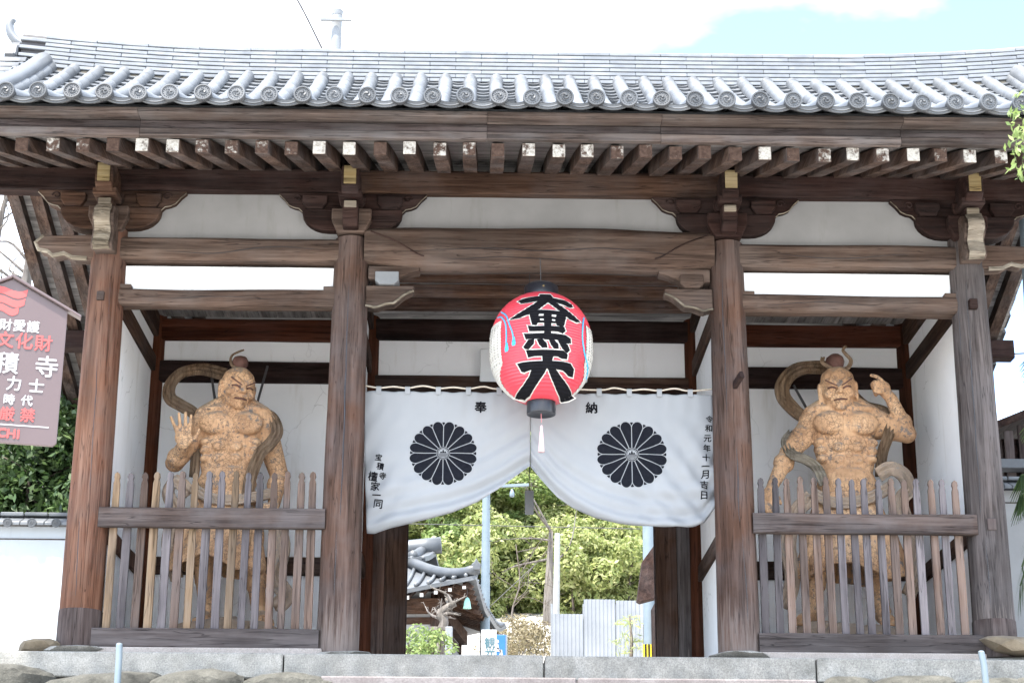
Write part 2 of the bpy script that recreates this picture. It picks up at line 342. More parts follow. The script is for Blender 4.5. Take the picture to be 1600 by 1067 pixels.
STAT = statue_mat('ochre_clay_statue', 1.28); STATC = statue_mat('statue_cloth_weathered', .95, .55); STATD = simple('topknot_dark_red', (.07, .03, .022), (.14, .065, .05), 9, .8, .4, .01)
SCARF = wood('scarf_weathered', 'z', (.15, .09, .055), (.29, .19, .12), (.44, .32, .22), gamt=.4, grey=(.34, .28, .23), var=.1, val=.55)
IRON = simple('dark_iron', (.03, .028, .03), (.06, .055, .055), 9, .6, .1)
def leaf_mat(name, c1, c2, c3, tr=.35):
    t = NT(name); ge = t.new('ShaderNodeNewGeometry'); v = t.coords()
    n = t.noise(v, .55, 4, .6); c = t.ramp(t.mix(.5, n, ge.outputs['Random Per Island']), [(.22, c1), (.5, c2), (.8, c3)])
    m = t.fin(c, .55); tl = t.new('ShaderNodeBsdfTranslucent'); t.k(c, tl.inputs[0]); ms = t.new('ShaderNodeMixShader'); ms.inputs[0].default_value = tr
    t.k(t.b.outputs[0], ms.inputs[1]); t.k(tl.outputs[0], ms.inputs[2]); t.k(ms.outputs[0], t.out.inputs[0]); return m
LF_Y = leaf_mat('cedar_yellow_green', (.13, .17, .05), (.29, .33, .11), (.47, .47, .23), .48)
LF_G = leaf_mat('evergreen_leaf', (.02, .045, .012), (.05, .095, .025), (.10, .15, .05))
LF_M = leaf_mat('mid_green_leaf', (.09, .14, .04), (.19, .26, .08), (.31, .37, .14), .45)
LF_D = leaf_mat('dry_brush', (.13, .10, .055), (.22, .18, .10), (.30, .26, .15))
LF_P = leaf_mat('palm_leaf', (.02, .04, .012), (.04, .075, .02), (.07, .11, .03))
BARK = wood('bark', 'z', (.10, .08, .06), (.2, .165, .13), (.34, .29, .24), gamt=.5, var=.15, val=.55)
BARKP = wood('pale_bark', 'z', (.12, .105, .09), (.22, .195, .17), (.32, .29, .26), gamt=.4, var=.1, val=.55)
# ================================================================== SETTING
def terrain_z(x, y):
    if y < -.30: return -1.0 - min((-.30-y)*.50, 3.45)
    if y <= 8.6: return -.16
    if y <= 31: return -.16+(y-8.6)*.20
    if y <= 90: return 4.32+(y-31)*.30
    return 22+(y-90)*.25
def make_ground():
    xs = np.concatenate([np.linspace(-400, -30, 12), np.linspace(-24, 24, 33), np.linspace(30, 400, 12)])
    ys = np.concatenate([np.linspace(-400, -30, 10), np.linspace(-24, -1, 24), np.array([-.32, -.28, 0., 4., 8.4]), np.linspace(9, 90, 60), np.linspace(100, 500, 12)])
    V = [(x, y, terrain_z(x, y)+(.12*mnoise.noise((x*.3, y*.3, 0)) if y > 10 or y < -9 else 0)) for y in ys for x in xs]
    nx = len(xs); Q = [(j*nx+i, j*nx+i+1, (j+1)*nx+i+1, (j+1)*nx+i) for j in range(len(ys)-1) for i in range(nx-1)]
    o = bpy.data.objects.new('ground', np_mesh('ground', np.array(V), np.array(Q), EARTH, True)); link(o); tag(o, 'packed pale earth ground rising behind the gate', 'ground', kind='structure')
make_ground()

# ------------------------------------------------------------------ stone platform and stairs
plat = thing('stone_platform', (0, 0, -.4), 'granite-edged stone platform under the temple gate', 'platform')
MB().box((-7.4, -.04, -.42), (7.4, 8.3, -.075)).build('paving_bed', EARTH, plat)
jx = [-9.2, at(-160, 1030, -.45).x, at(443, 1030, -.45).x, at(850, 1030, -.45).x, at(1275, 1030, -.45).x, at(1720, 1030, -.45).x, 9.2]
for i in range(len(jx)-1):
    dz = random.uniform(-.006, .006); b = MB().box((jx[i]+.008, -.46+random.uniform(-.006, .006), -.315), (jx[i+1]-.008, -.03, -.058+dz), .014); o = b.build('edge_block', GRAN, plat)
for sx in (-1, 1):     # ground stone under the fence sill
    MB().box((sx*3.45-1.2, -.20, -.06), (sx*3.45+1.2, .25, .035), .012).build('sill_stone', simple('sill_stone_pale', (.22, .19, .17), (.30, .27, .245), 5, .9, .4, .01, fine=.4) if sx < 0 else bpy.data.materials['sill_stone_pale'], plat)
for i in range(10):
    for j in range(4): MB().box((-7.2+i*1.44+.01, .02+j*2.05, -.2), (-7.2+(i+1)*1.44-.01, .02+(j+1)*2.05-.012, -.064+random.uniform(-.003, .003)), .01).build('paving_slab', PAVE, plat)
stairs = thing('stone_stairs', (0, -.9, -2), 'stone stairs climbing to the temple gate platform', 'stairs')
for i in range(22):
    z1 = -.318-i*.172; y1 = -.47-i*.33
    for a, b in ((-2.2, .35), (.362, 2.75)) if i % 2 == 0 else ((-2.2, -.7), (-.69, 1.6), (1.61, 2.75)):
        MB().box((a, y1-.33, z1-.17), (b, y1-.001 if i else -.47, z1-.012*(i == 0)), .015).build('step', STEP, stairs)
retain = thing('rubble_retaining_wall', (-5, -.8, -1), 'rubble stone retaining wall under the granite edge', 'stone wall')
def rock(c, r, mat, name, parent, seed, sub=2, flat=.0):
    b = MB().ell(c, r, Euler((random.uniform(-.3, .3), random.uniform(-.2, .2), random.uniform(-.5, .5))).to_matrix(), sub)
    V = []
    for v in b.v:
        d = Vector(v)-Vector(c); d = Vector([math.copysign(abs(q/rr_)**.72*rr_, q) for q, rr_ in zip(d, r)]); k = 1+.28*mnoise.noise(Vector(v)*2.2+Vector((seed, 0, 0)))+.12*abs(mnoise.noise(Vector(v)*6+Vector((0, seed, 0))))+.05*mnoise.noise(Vector(v)*17); V.append(Vector(c)+d*k)
    b.v = V; return autosmooth(b.build(name, mat, parent), 24)
for x0, x1 in ((-7.5, -2.3), (2.85, 7.5)):
    x = x0
    for row in range(5):
        x = x0-.2*row % .3
        while x < x1:
            w = random.uniform(.55, 1.15); 
            rock((x+w/2, -.60-row*.2, -.455-row*.30+random.uniform(-.03, .03)+(.06 if row == 0 and x < -5.2 else 0)), (w*.54, .22, .17), ROCK, 'rubble_stone', retain, x*3+row, 3); x += w*.93
tag(rock(at(62, 1010, -.1)+Vector((0, .0, -.02)), (.24, .2, .085), ROCKT, 'rock', None, 4.), 'tan boulder at the foot of the leftmost column', 'rock')
tag(rock(at(1590, 1010, -.2), (.42, .3, .10), ROCKT, 'rock', None, 9.), 'flat tan boulder beside the rightmost column', 'rock')
def handrail(px, py, Y, lab, lean):
    p = at(px, py, Y); t = thing('handrail_post', (p.x, Y, p.z-.95), lab, 'handrail', 'handrail posts')
    gz = terrain_z(0, Y)-.05; b = MB().tube([(p.x+lean, Y, gz-.3), (p.x+lean*.3, Y, p.z-.12), (p.x, Y, p.z-.004)], .031, 14); autosmooth(b.build('post', BLUEP, t))
    autosmooth(MB().lathe([(.031, 0), (.028, .008), (.018, .015), (.004, .018)], (p.x, Y, p.z-.004), 14).build('cap', BLUEP, t))
    autosmooth(MB().tube([(p.x+lean*.3, Y, p.z-.45), (p.x+lean*.3, Y-1.2, p.z-1.05)], .024, 10).build('rail', BLUEP, t))
handrail(186.5, 1006, -2.0, 'pale blue metal handrail post left of the stairs', 0.02)
handrail(1533, 1018, -2.0, 'pale blue metal handrail post right of the stairs', .06)

# ================================================================== THE GATE
gate = thing('temple_gate', (0, 2.88, -.06), 'weathered wooden temple gate with grey tiled roof and white panels', 'gate')
XO, XI, YB, YR = 4.8, 2.1, 2.88, 5.76
def col_profile(h, r0, r1): return [(r0*(1-(1-r1/r0)*(k/14)**1.4)*(1+.006*sin(k*2.1)), h*k/14) for k in range(15)]
colmat = {(-XO): COLR, (-XI): COLB, XI: COLB, XO: COLG}
for x in (-XO, -XI, XI, XO):
    c = MB().lathe(col_profile(4.62 if abs(x) < 4 else 4.9, .222, .188), (0, 0, 0), 32, True, .02, x); autosmooth(c.build('column', colmat[x], gate, loc=(x, 0, 0))); 
    rock((x, .0, -.035), (.34, .32, .045), GRAN, 'base_stone', gate, x)
    for y in (YB, YR):
        autosmooth(MB().lathe(col_profile(4.7, .185, .17), (x, y, 0), 20, True, .015, x+y).build('column', REDZ if y == YB else COLB, gate))
for x, h, r in ((-XO, .43, .231), (XO, .40, .231)):
    autosmooth(MB().lathe([(r, 0.0), (r*.995, h*.5), (r*.985, h-.012), (r*.97, h)], (x, 0, .002), 32, True, .02, x).build('column_splice', SPL, gate))
def plug(px, py, mat=IRON, s=.045, d=.02):
    p = at(px, py, -.21); MB().box((p.x-s, p.y-d, p.z-s*1.25), (p.x+s, p.y+.09, p.z+s*1.25), .006).build('mortise_plug', mat, gate)
plug(157, 462, RAIL, .04); plug(527, 811, BLK, .036, -.005); plug(1155, 820, BLK, .036, -.005); plug(1520, 476, DKX, .045, .05); plug(1549, 819, SPL, .05, .02)
p = at(1148, 600, -.2); MB().beam((p.x-.02, -.12, p.z-.05), (p.x+.06, -.36, p.z+.06), .055, .085, .01, 2).build('wall_peg', DKX, gate)
def split(pts, X, w=.006):
    P = []; Q = [at(px, py, -.2) for px, py in pts]; n = 40
    for k in range(n+1):
        t = k/n*(len(Q)-1); i = min(int(t), len(Q)-2); q = Q[i].lerp(Q[i+1], t-i); x = q.x+.012*mnoise.noise((q.z*2.3, X, w))+.004*mnoise.noise((q.z*11, X, 1)); r = .222*(1-(1-.188/.222)*(min(max(q.z, 0)/4.62, 1))**1.4); d = max(-.98, min(.98, (x-X)/r)); P.append((x, -r*sqrt(1-d*d)+.001, q.z))
    MB().tube(P, [w*(.35+.65*sin(pi*k/n))*(1+.4*mnoise.noise((k*.7, X, 2))) for k in range(n+1)], 5).build('split', BLK, gate)
split([(546, 420), (541, 560), (537, 690), (532, 805)], -XI, .008); split([(526, 830), (522, 930)], -XI, .005); split([(1128, 400), (1131, 520), (1136, 640)], XI, .004); split([(1150, 690), (1155, 815)], XI, .005); split([(1160, 835), (1170, 990)], XI, .004)
split([(1509, 430), (1518, 560), (1526, 700), (1533, 800)], XO, .006); split([(1498, 440), (1508, 600)], XO, .004); split([(1541, 840), (1548, 945)], XO, .005); split([(152, 560), (146, 680), (138, 790)], -XO, .005); split([(172, 420), (168, 530)], -XO, .004); split([(126, 800), (118, 930)], -XO, .005)
def beam_split(pts, y, w=.005):
    P = crom([at(px, py, y) for px, py in pts], 8); n = len(P)-1
    MB().tube([(q.x, y-.002, q.z+.008*mnoise.noise((q.x*3, 0, y))) for q in P], [w*(.3+.7*sin(pi*k/n)) for k in range(n+1)], 5).build('split', BLK, gate)
beam_split([(640, 392), (760, 388), (860, 392), (940, 388), (1040, 397)], -.19, .005); beam_split([(700, 405), (800, 402), (900, 408)], -.186, .004); beam_split([(260, 392), (330, 396), (420, 386), (500, 390)], -.13, .004); beam_split([(1220, 398), (1310, 404), (1420, 397)], -.13, .004); beam_split([(1190, 478), (1290, 472), (1380, 480)], -.12, .003); beam_split([(230, 470), (340, 463), (430, 468)], -.12, .003)
# tie beams of the side bays
for sx in (-1, 1):
    a, b = sorted((sx*(XO-.1), sx*(XI+.1)))
    MB().beam((a, 0, 4.465), (b, 0, 4.465), .26, .265, .03, 10, .008, sx).build('tie_beam', BMX, gate)
    MB().beam((a, 0, 3.905), (b, 0, 3.905), .23, .215, .03, 10, .008, sx+5, rnd=True).build('lower_tie_beam', BMX, gate)
    MB().box((a, .02, 4.005), (b, .07, 4.30)).build('plaster_panel', PLA, gate)
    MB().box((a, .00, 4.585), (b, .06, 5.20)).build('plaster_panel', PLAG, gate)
    for e in (a+.12, b-.12): MB().box((e-.07, -.10, 4.0), (e+.07, .015, 4.045), .006).build('wedge', BMX, gate)
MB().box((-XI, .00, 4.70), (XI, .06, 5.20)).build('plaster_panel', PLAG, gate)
# curved main beam of the middle bay
def koryo():
    n = 26; V = []; Fc = []; pr = 12
    for i in range(n+1):
        x = -1.95+3.9*i/n; s = abs(x)/1.95
        zt = 4.735+.035*(1-s**2)+.008*sin(x*3); zb = 4.27+.045*(1-(1-s)**2)*.0+.06*max(0, s-.72)/.28+.012*sin(x*2.2+1); d = .19
        for k in range(pr):
            q = 2*pi*k/pr; c, s_ = cos(q), sin(q); V.append((x, d*(abs(c)**.55)*(1 if c > 0 else -1)+.012*mnoise.noise((x*2, k, 0)), (zt+zb)/2+(zt-zb)/2*(abs(s_)**.6)*(1 if s_ > 0 else -1)))
    for i in range(n):
        for k in range(pr): Fc.append((i*pr+k, i*pr+(k+1) % pr, (i+1)*pr+(k+1) % pr, (i+1)*pr+k))
    b = MB(); b.add(V, Fc); autosmooth(b.build('rainbow_beam', BMX, gate), 50)
koryo()
for sx in (-1, 1):   # carved eyebrow lines
    pts = [(sx*1.88, -.215, 4.66), (sx*1.6, -.217, 4.545), (sx*1.36, -.214, 4.40), (sx*1.28, -.21, 4.37)]
    MB().tube(crom(pts, 6), .008, 5).build('carved_line', DKX, gate)
# corbels under the middle beam ends
def scallop(x0, x1, z0, z1, n, sx, amp=.03):
    """arm profile: straight top, stepped curving underside, reaching out from x0 (post) to x1 (tip)"""
    top = [(x0, z1), (x1, z1)]; low = []
    for k in range(n+1):
        t = k/n; x = x1+(x0-x1)*t; z = z1-.05-(z1-z0-.05)*sin(min(1, t*1.25)*pi/2)+amp*abs(sin(t*pi*2.5)); low.append((x, z))
    return [(sx*a, b) for a, b in top+low]
for sx in (-1, 1):
    MB().prism(scallop(1.9, 1.33, 4.13, 4.29, 10, sx, .012), 'y', -.10, .10, .008).build('corbel', BMX, gate)
    MB().prism([(sx*1.82, 4.21), (sx*1.56, 4.21), (sx*1.56, 4.105), (sx*1.61, 4.06), (sx*1.77, 4.06), (sx*1.82, 4.105)], 'y', -.15, .15, .006).build('bearing_block', CONC if sx < 0 else BMX, gate)
    MB().prism(scallop(1.92, 1.39, 3.80, 4.055, 12, sx, .03), 'y', -.115, .115, .01).build('corbel', BMX, gate)
    pe = [( (a, -.118, b-.012)) for a, b in scallop(1.92, 1.39, 3.80, 4.055, 12, sx, .03)[2:]]
    MB().tube(pe, .014, 6).build('carved_edge', PALE, gate)
# bracket sets over the front columns
def arc_arm(h, z0, z1, r):
    lo = [( -h+r-r*cos(q*pi/2/6), z0+r*.75-r*.75*sin(q*pi/2/6)) for q in range(7)]; hi = [(-x, z) for x, z in reversed(lo)]
    return [(-h, z1)]+lo+hi+[(h, z1)]
def scroll(h0, h1, z0, z1, sx):
    P = [(sx*h0, z1), (sx*h1, z1)]; n = 14
    for k in range(n+1):
        t = k/n; x = h1+(h0-h1)*t; P.append((sx*x, z1-.02-(z1-z0-.02)*min(1, t/.42)**.7+(.018*sin(t*pi*9) if t < .42 else 0)))
    return P
for x in (-XO, -XI, XI, XO):
    out = abs(x) > 4; M = Matrix.Translation((x, 0, 0)); k = .93 if out else 1
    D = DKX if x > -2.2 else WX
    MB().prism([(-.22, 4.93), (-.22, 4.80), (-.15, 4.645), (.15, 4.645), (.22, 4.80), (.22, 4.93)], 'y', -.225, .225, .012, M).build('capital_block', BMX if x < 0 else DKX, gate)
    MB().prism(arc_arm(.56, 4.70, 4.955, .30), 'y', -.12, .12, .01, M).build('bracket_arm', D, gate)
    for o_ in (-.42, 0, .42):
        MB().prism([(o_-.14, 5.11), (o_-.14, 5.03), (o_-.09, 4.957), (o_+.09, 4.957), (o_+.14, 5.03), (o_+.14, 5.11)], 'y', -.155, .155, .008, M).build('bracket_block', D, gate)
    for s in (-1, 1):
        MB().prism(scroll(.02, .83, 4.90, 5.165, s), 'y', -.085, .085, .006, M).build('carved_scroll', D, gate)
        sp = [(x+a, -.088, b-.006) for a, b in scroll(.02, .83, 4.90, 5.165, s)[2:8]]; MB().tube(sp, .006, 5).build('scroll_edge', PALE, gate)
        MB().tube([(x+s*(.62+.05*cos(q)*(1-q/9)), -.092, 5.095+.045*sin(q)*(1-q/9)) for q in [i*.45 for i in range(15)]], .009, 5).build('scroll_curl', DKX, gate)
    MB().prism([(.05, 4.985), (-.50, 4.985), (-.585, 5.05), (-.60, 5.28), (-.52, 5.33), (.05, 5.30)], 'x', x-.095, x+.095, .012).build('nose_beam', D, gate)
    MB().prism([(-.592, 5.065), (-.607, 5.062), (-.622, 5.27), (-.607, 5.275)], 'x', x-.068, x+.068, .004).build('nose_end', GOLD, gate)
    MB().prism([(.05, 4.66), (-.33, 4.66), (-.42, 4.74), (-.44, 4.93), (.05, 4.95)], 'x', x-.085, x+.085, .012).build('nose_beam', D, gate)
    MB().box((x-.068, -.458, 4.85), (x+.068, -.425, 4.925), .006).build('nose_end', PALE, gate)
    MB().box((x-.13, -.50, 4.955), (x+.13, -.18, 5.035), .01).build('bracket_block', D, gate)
    if out:
        s = 1 if x > 0 else -1
        prof = [(0, 4.86), (-.30, 4.88), (-.42, 4.84), (-.50, 4.72), (-.47, 4.62), (-.40, 4.56), (-.43, 4.46), (-.47, 4.38), (-.40, 4.33), (-.28, 4.36), (0, 4.36)]
        MB().prism(prof, 'x', x-.115, x+.115, .012).build('carved_nose', BMX, gate)
        V = []; Q = []; pp = prof[2:9]
        for i, (yy, zz) in enumerate(crom([(0, a, b) for a, b in pp], 4)[0:0] or [(a.y, a.z) for a in crom([(0, a, b) for a, b in pp], 4)]):
            for xx in (-.085, -.045, 0, .045, .085): V.append((x+xx, yy-.016-.014*cos(xx*16)+.012*mnoise.noise((xx*30, zz*24, x)), zz+.016*sin(zz*48+xx*9)))
        nn = len(V)//5; Q = [(i*5+j, i*5+j+1, (i+1)*5+j+1, (i+1)*5+j) for i in range(nn-1) for j in range(4)]
        nf = MB().add(V, Q).build('nose_face', PALE, gate); sm = nf.modifiers.new('t', 'SOLIDIFY'); sm.thickness = .02; sm.offset = 1
        Pn = [(s*(.1), 4.62), (s*.72, 4.60), (s*.80, 4.52), (s*.76, 4.44), (s*.66, 4.42), (s*.60, 4.37), (s*.48, 4.40), (s*.38, 4.35), (s*.22, 4.34), (s*.1, 4.34)]
        MB().prism(Pn, 'y', -.12, .12, .012, M).build('carved_nose', BMX, gate)
        MB().tube([(x+a, -.10, b) for a, b in Pn[1:9]], .028, 7).build('nose_edge', PALE, gate)
# eaves purlin, rafters, boards
for sgn, yy in ((-1, 0.), (1, YR)):
    for a, b in (((-7.0, -XI), (-XI, XI), (XI, 7.0)) if sgn < 0 else ((-7., 7.),)):
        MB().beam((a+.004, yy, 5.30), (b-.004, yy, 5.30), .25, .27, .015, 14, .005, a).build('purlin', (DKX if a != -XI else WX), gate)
rspan = (at(1563, 245, -2.2).x-at(34, 235, -2.2).x)/33; rx0 = at(34, 235, -2.2).x
SL = .346
def rafter_mesh(nm):
    b = MB(); w = .065; V = []; ys = [0, .5, 1.2, 2.1, 2.6, 5.4]
    for y in ys:
        z = y*SL
        hh = .145+.03*min(1, y/1.2)
        V += [(-w-.01*min(y, 1), y, z+.0), (w+.01*min(y, 1), y, z+.0), (w+.01*min(y, 1), y, z+hh), (-w-.01*min(y, 1), y, z+hh)]
    n = len(ys); Q = [(i*4+k, i*4+(k+1) % 4, (i+1)*4+(k+1) % 4, (i+1)*4+k) for i in range(n-1) for k in range(4)]
    Q += [(3, 2, 1, 0), tuple((n-1)*4+k for k in range(4))]
    b.add(V, Q); me = b.mesh(nm); me.materials.append(WYR); return me
rme = rafter_mesh('rafter'); eb = MB().box((-.063, -.008, .003), (.063, .006, .143), .006).mesh('rafter_end'); eb.materials.append(REND)
k0 = int((-6.75-rx0)/rspan)-1
for k in range(k0, k0+46):
    x = rx0+k*rspan+random.uniform(-.012, .012)
    if abs(x) > 6.9: continue
    o = inst('rafter', rme, (x, -2.2+random.uniform(-.015, .015), 4.69+random.uniform(-.008, .008)), gate)
    e = bpy.data.objects.new('rafter_end', eb); e.parent = o; COL.objects.link(e)
    if abs(x) > 4.4: inst('rafter', rme, (x, YR+2.2, 4.69), gate, rot=(0, 0, pi))
def soffit_plank(y0, y1, mirror=False):
    def zz(y): return 4.69+.165+(y+2.2)*SL+.012
    V = []
    for x in (-6.9, 6.9):
        for y in (y0, y1):
            yy = y if not mirror else YR-y
            V += [(x, yy, zz(y)), (x, yy, zz(y)+.02)]
    MB().add(V, [(0, 4, 6, 2), (1, 3, 7, 5), (0, 1, 5, 4), (2, 6, 7, 3), (0, 2, 3, 1), (4, 5, 7, 6)]).build('soffit_board', SOF, gate)
yy = -2.24
while yy < 2.4:
    for m in (False, True): soffit_plank(yy+.004, yy+.30, m)
    yy += .304
for m in (1, -1):
    def Y_(y): return y if m == 1 else YR-y
    def bx(y0, y1, z0, z1, name, mat, ch=.01):
        ya, yb = sorted((Y_(y0), Y_(y1))); xs = [-6.95, -4.1, -.6, 1.16, 3.6, 6.95] if m == 1 else [-6.95, 6.95]
        for i in range(len(xs)-1): MB().beam((xs[i]+.002, (ya+yb)/2, (z0+z1)/2), (xs[i+1]-.002, (ya+yb)/2, (z0+z1)/2), yb-ya, z1-z0, ch, 8, .003, xs[i]+z0).build(name, mat, gate)
    bx(-2.275, -2.195, 4.845, 4.93, 'eave_board', EAV); bx(-2.255, -2.10, 4.934, 5.02, 'eave_board', EAVD); bx(-2.43, -2.10, 5.024, 5.085, 'fascia_board', EAV)
# ------------------------------------------------------------------ interior
for sx in (-1, 1):
    a, b = sorted((sx*(XO-.02), sx*(XI+.02))); c = sx*(XO+XI)/2
    MB().beam((a, YB, 4.50), (b, YB, 4.50), .22, .28, .015, 6, .004, c).build('back_beam', REDX, gate)
    MB().beam((a, YB, 3.945), (b, YB, 3.945), .22, .27, .015, 6, .004, c+2).build('back_beam', DKX, gate)
    MB().beam((a, YB, 1.49), (b, YB, 1.49), .16, .22, .012, 6, .004, c+3).build('back_rail', WX, gate)
    MB().box((a, YB-.03, 0), (b, YB+.05, 1.39)).build('back_panel', PLA, gate); MB().box((a, YB-.03, 1.59), (b, YB+.05, 3.82)).build('back_panel', PLA, gate); MB().box((a, YB-.03, 4.07), (b, YB+.05, 4.37)).build('back_panel', PLA, gate)
    for X, ext in ((sx*XO, True), (sx*XI, False)):
        for z0, z1 in ((0, 1.33), (1.52, 3.93), (4.13, 4.62)) : MB().box((X-.04, .12, z0), (X+.04, YB-.1, z1)).build('side_panel', PLA, gate)
        MB().beam((X, .1, 1.425), (X, YB-.05, 1.425), .17, .20, .012, 5, .004, X).build('side_rail', WY if sx > 0 or not ext else COLR, gate)
        MB().beam((X, .1, 4.03), (X, YB-.05, 4.03), .18, .21, .012, 5, .004, X+1).build('side_beam', WY, gate)
        MB().beam((X, .1, 4.60), (X, YB-.05, 4.60), .20, .20, .012, 5, .004, X+2).build('side_beam', WY, gate)
    n = 12; wd = (b-a)/n
    for i in range(n): MB().box((a+i*wd+.004, .13, 4.665+random.uniform(0, .006)), (a+(i+1)*wd-.004, YB-.08, 4.69), .003).build('ceiling_board', SOFY, gate)
    MB().box((a, .1, -.05), (b, YB, .06)).build('bay_floor', PAVE, gate)
for i, y in enumerate((.50, 1.05, 1.60, 2.12, 2.62)):
    MB().beam((-2.0, y, 4.805), (2.0, y, 4.805), .14, .135, .01, 6, .004, i).build('ceiling_joist', JST, gate)
for i in range(9): MB().box((-2.05, .14+i*.30, 4.875), (2.05, .14+i*.30+.292, 4.90), .003).build('ceiling_board', SOF, gate)
MB().beam((-XI, YB, 4.53), (XI, YB, 4.53), .22, .27, .015, 6, .004, 11).build('lintel', DKX, gate)
MB().beam((-XI, YB, 3.80), (XI, YB, 3.80), .22, .24, .015, 6, .004, 12).build('lintel', WX, gate)
MB().box((-XI, YB-.03, 3.91), (XI, YB+.05, 4.40)).build('plaster_panel', PLA, gate)
# door jamb boards
for sx in (-1, 1):
    inner = abs(at(635 if sx < 0 else 1024, 900, YB).x)
    for j, (a, b, mt) in enumerate(((inner, inner+.26, WZ), (inner+.265, inner+.45, COLG if sx > 0 else COLB))):
        lo, hi = sorted((sx*a, sx*b)); MB().box((lo, YB-.06, .0), (hi, YB+.05, 3.69), .008).build('jamb_board', mt, gate)
    lo, hi = sorted((sx*(inner-.012), sx*(inner+.02))); MB().box((lo, YB-.01, 0.), (hi, YB+.06, 3.68), .004).build('door_edge', DKY, gate)
    # open door leaf folded back behind the jamb, in boards
    for j in range(4): lo, hi = sorted((sx*(inner+.30), sx*(inner+.35))); MB().box((lo, YB+.1+j*.42, .05), (hi, YB+.1+j*.42+.412, 3.6), .006).build('door_board', WZ, gate)
MB().box((-1.6, YB-.1, -.06), (1.6, YB+.12, .02), .01).build('threshold', SILL, gate)
# gable walls above the side beams and rear framing
def zr(x, y):
    yy = y if y <= YB else 2*YB-y
    s = (yy+2.6)/(YB+2.6); up = .17*max(0, (abs(x)-4.0)/2.9)**2*max(s, 0)
    return 5.085+3.005*(.62*s+.38*s*s)+up
for sx in (-1, 1):
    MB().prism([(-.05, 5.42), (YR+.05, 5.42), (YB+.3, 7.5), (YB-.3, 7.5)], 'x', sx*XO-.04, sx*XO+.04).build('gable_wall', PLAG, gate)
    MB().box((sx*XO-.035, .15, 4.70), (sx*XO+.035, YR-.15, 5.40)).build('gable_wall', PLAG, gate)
    for z in (4.45, 5.1): MB().beam((sx*XO, -.1, z+.05), (sx*XO, YR+.1, z+.05), .2, .24, .012, 6).build('gable_beam', WY, gate)
    for dy in (-1, 1):   # barge boards and verge rafters
        for xo, h in ((6.93, .30), (6.45, .16)):
            V = []
            for k in range(9):
                y = YB+dy*(5.1*k/8); z = zr(6.5, y)-.10
                for a in (-.035, .035): V += [(sx*xo+a, y, z-h), (sx*xo+a, y, z)]
            Q = []
            for k in range(8):
                i = k*4; Q += [(i, i+4, i+5, i+1), (i+2, i+3, i+7, i+6), (i, i+2, i+6, i+4), (i+1, i+5, i+7, i+3)]
            Q += [(0, 1, 3, 2), (32, 34, 35, 33)]; MB().add(V, Q).build('barge_board', DKY, gate)
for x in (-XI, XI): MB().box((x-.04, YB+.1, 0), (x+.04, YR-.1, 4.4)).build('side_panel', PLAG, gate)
MB().beam((-XO, YR, 4.2), (XO, YR, 4.2), .22, .28, .015, 6).build('tie_beam', BMX, gate)
# ------------------------------------------------------------------ roof
def roof_base():
    xs = np.linspace(-7.0, 7.0, 41); ys = np.linspace(-2.36, 2*YB+2.36, 31); V = []
    for off in (-.03, -.10):
        for y in ys:
            for x in xs: V.append((x, y, zr(x, y)+off))
    nx = len(xs); ny = len(ys); n1 = nx*ny; Q = []
    for j in range(ny-1):
        for i in range(nx-1):
            a = j*nx+i; Q.append((a, a+1, a+nx+1, a+nx)); Q.append((n1+a, n1+a+nx, n1+a+nx+1, n1+a+1))
    for i in range(nx-1): Q.append((i, n1+i, n1+i+1, i+1)); a = (ny-1)*nx+i; Q.append((a, a+1, n1+a+1, n1+a))
    for j in range(ny-1): a = j*nx; Q.append((a, a+nx, n1+a+nx, n1+a)); a += nx-1; Q.append((a, n1+a, n1+a+nx, a+nx))
    o = bpy.data.objects.new('roof', np_mesh('roof', np.array(V), np.array(Q), TILED)); link(o, gate); return o
roof = roof_base()
DX = (at(1541, 160, -2.62).x-at(11, 141, -2.62).x)/30; DX0 = at(11, 141, -2.62).x
def rinst(name, me, M):
    o = bpy.data.objects.new(name, me); o.parent = roof; o.matrix_local = Matrix.Translation((0, 0, 0)) @ M; COL.objects.link(o); return o
NR = 7; y_e, y_t = -2.56, 2.72
def slope_M(x, ya, yb, dz=0.):
    p0 = Vector((x, ya, zr(x, ya)+dz)); p1 = Vector((x, yb, zr(x, yb)+dz)); t = (p1-p0); L = t.length; t.normalize()
    xa = Vector((1, 0, (zr(x+.1, ya)-zr(x-.1, ya))/.2)).normalized(); n = xa.cross(t).normalized(); xa = t.cross(n)
    return Matrix.Translation(p0) @ Matrix((xa, t, n)).transposed().to_4x4(), L
def round_tile():
    V = []; sg = 8; prof = [(0., .080), (.02, .084), (.90, .090), (.985, .092), (1.0, .082)]
    for y, r in prof:
        for k in range(sg+1): q = pi*k/sg; V.append((r*cos(q), y, r*sin(q)*1.05))
    Q = [(i*(sg+1)+k, i*(sg+1)+k+1, (i+1)*(sg+1)+k+1, (i+1)*(sg+1)+k) for i in range(len(prof)-1) for k in range(sg)]; Q += [tuple(range(sg, -1, -1))]
    b = MB(); b.add(V, Q); me = b.mesh('round_tile', True); me.materials.append(TILE); me.set_sharp_from_angle(angle=radians(50)); return me
def flat_tile():
    V = []; sg = 8; W_ = DX/2+.01
    for y, z in ((0., .018), (1.04, -.012)):
        for t in (0, -.028):
            for k in range(sg+1): u = -1+2*k/sg; V.append((u*W_, y, z+t+.055*u*u))
    n = sg+1; Q = []
    for k in range(sg): Q += [(k, k+1, 2*n+k+1, 2*n+k), (n+k, 3*n+k, 3*n+k+1, n+k+1), (k, n+k, n+k+1, k+1)]
    b = MB(); b.add(V, Q); me = b.mesh('flat_tile', True, fix=True); me.materials.append(TILE); me.set_sharp_from_angle(angle=radians(40)); return me
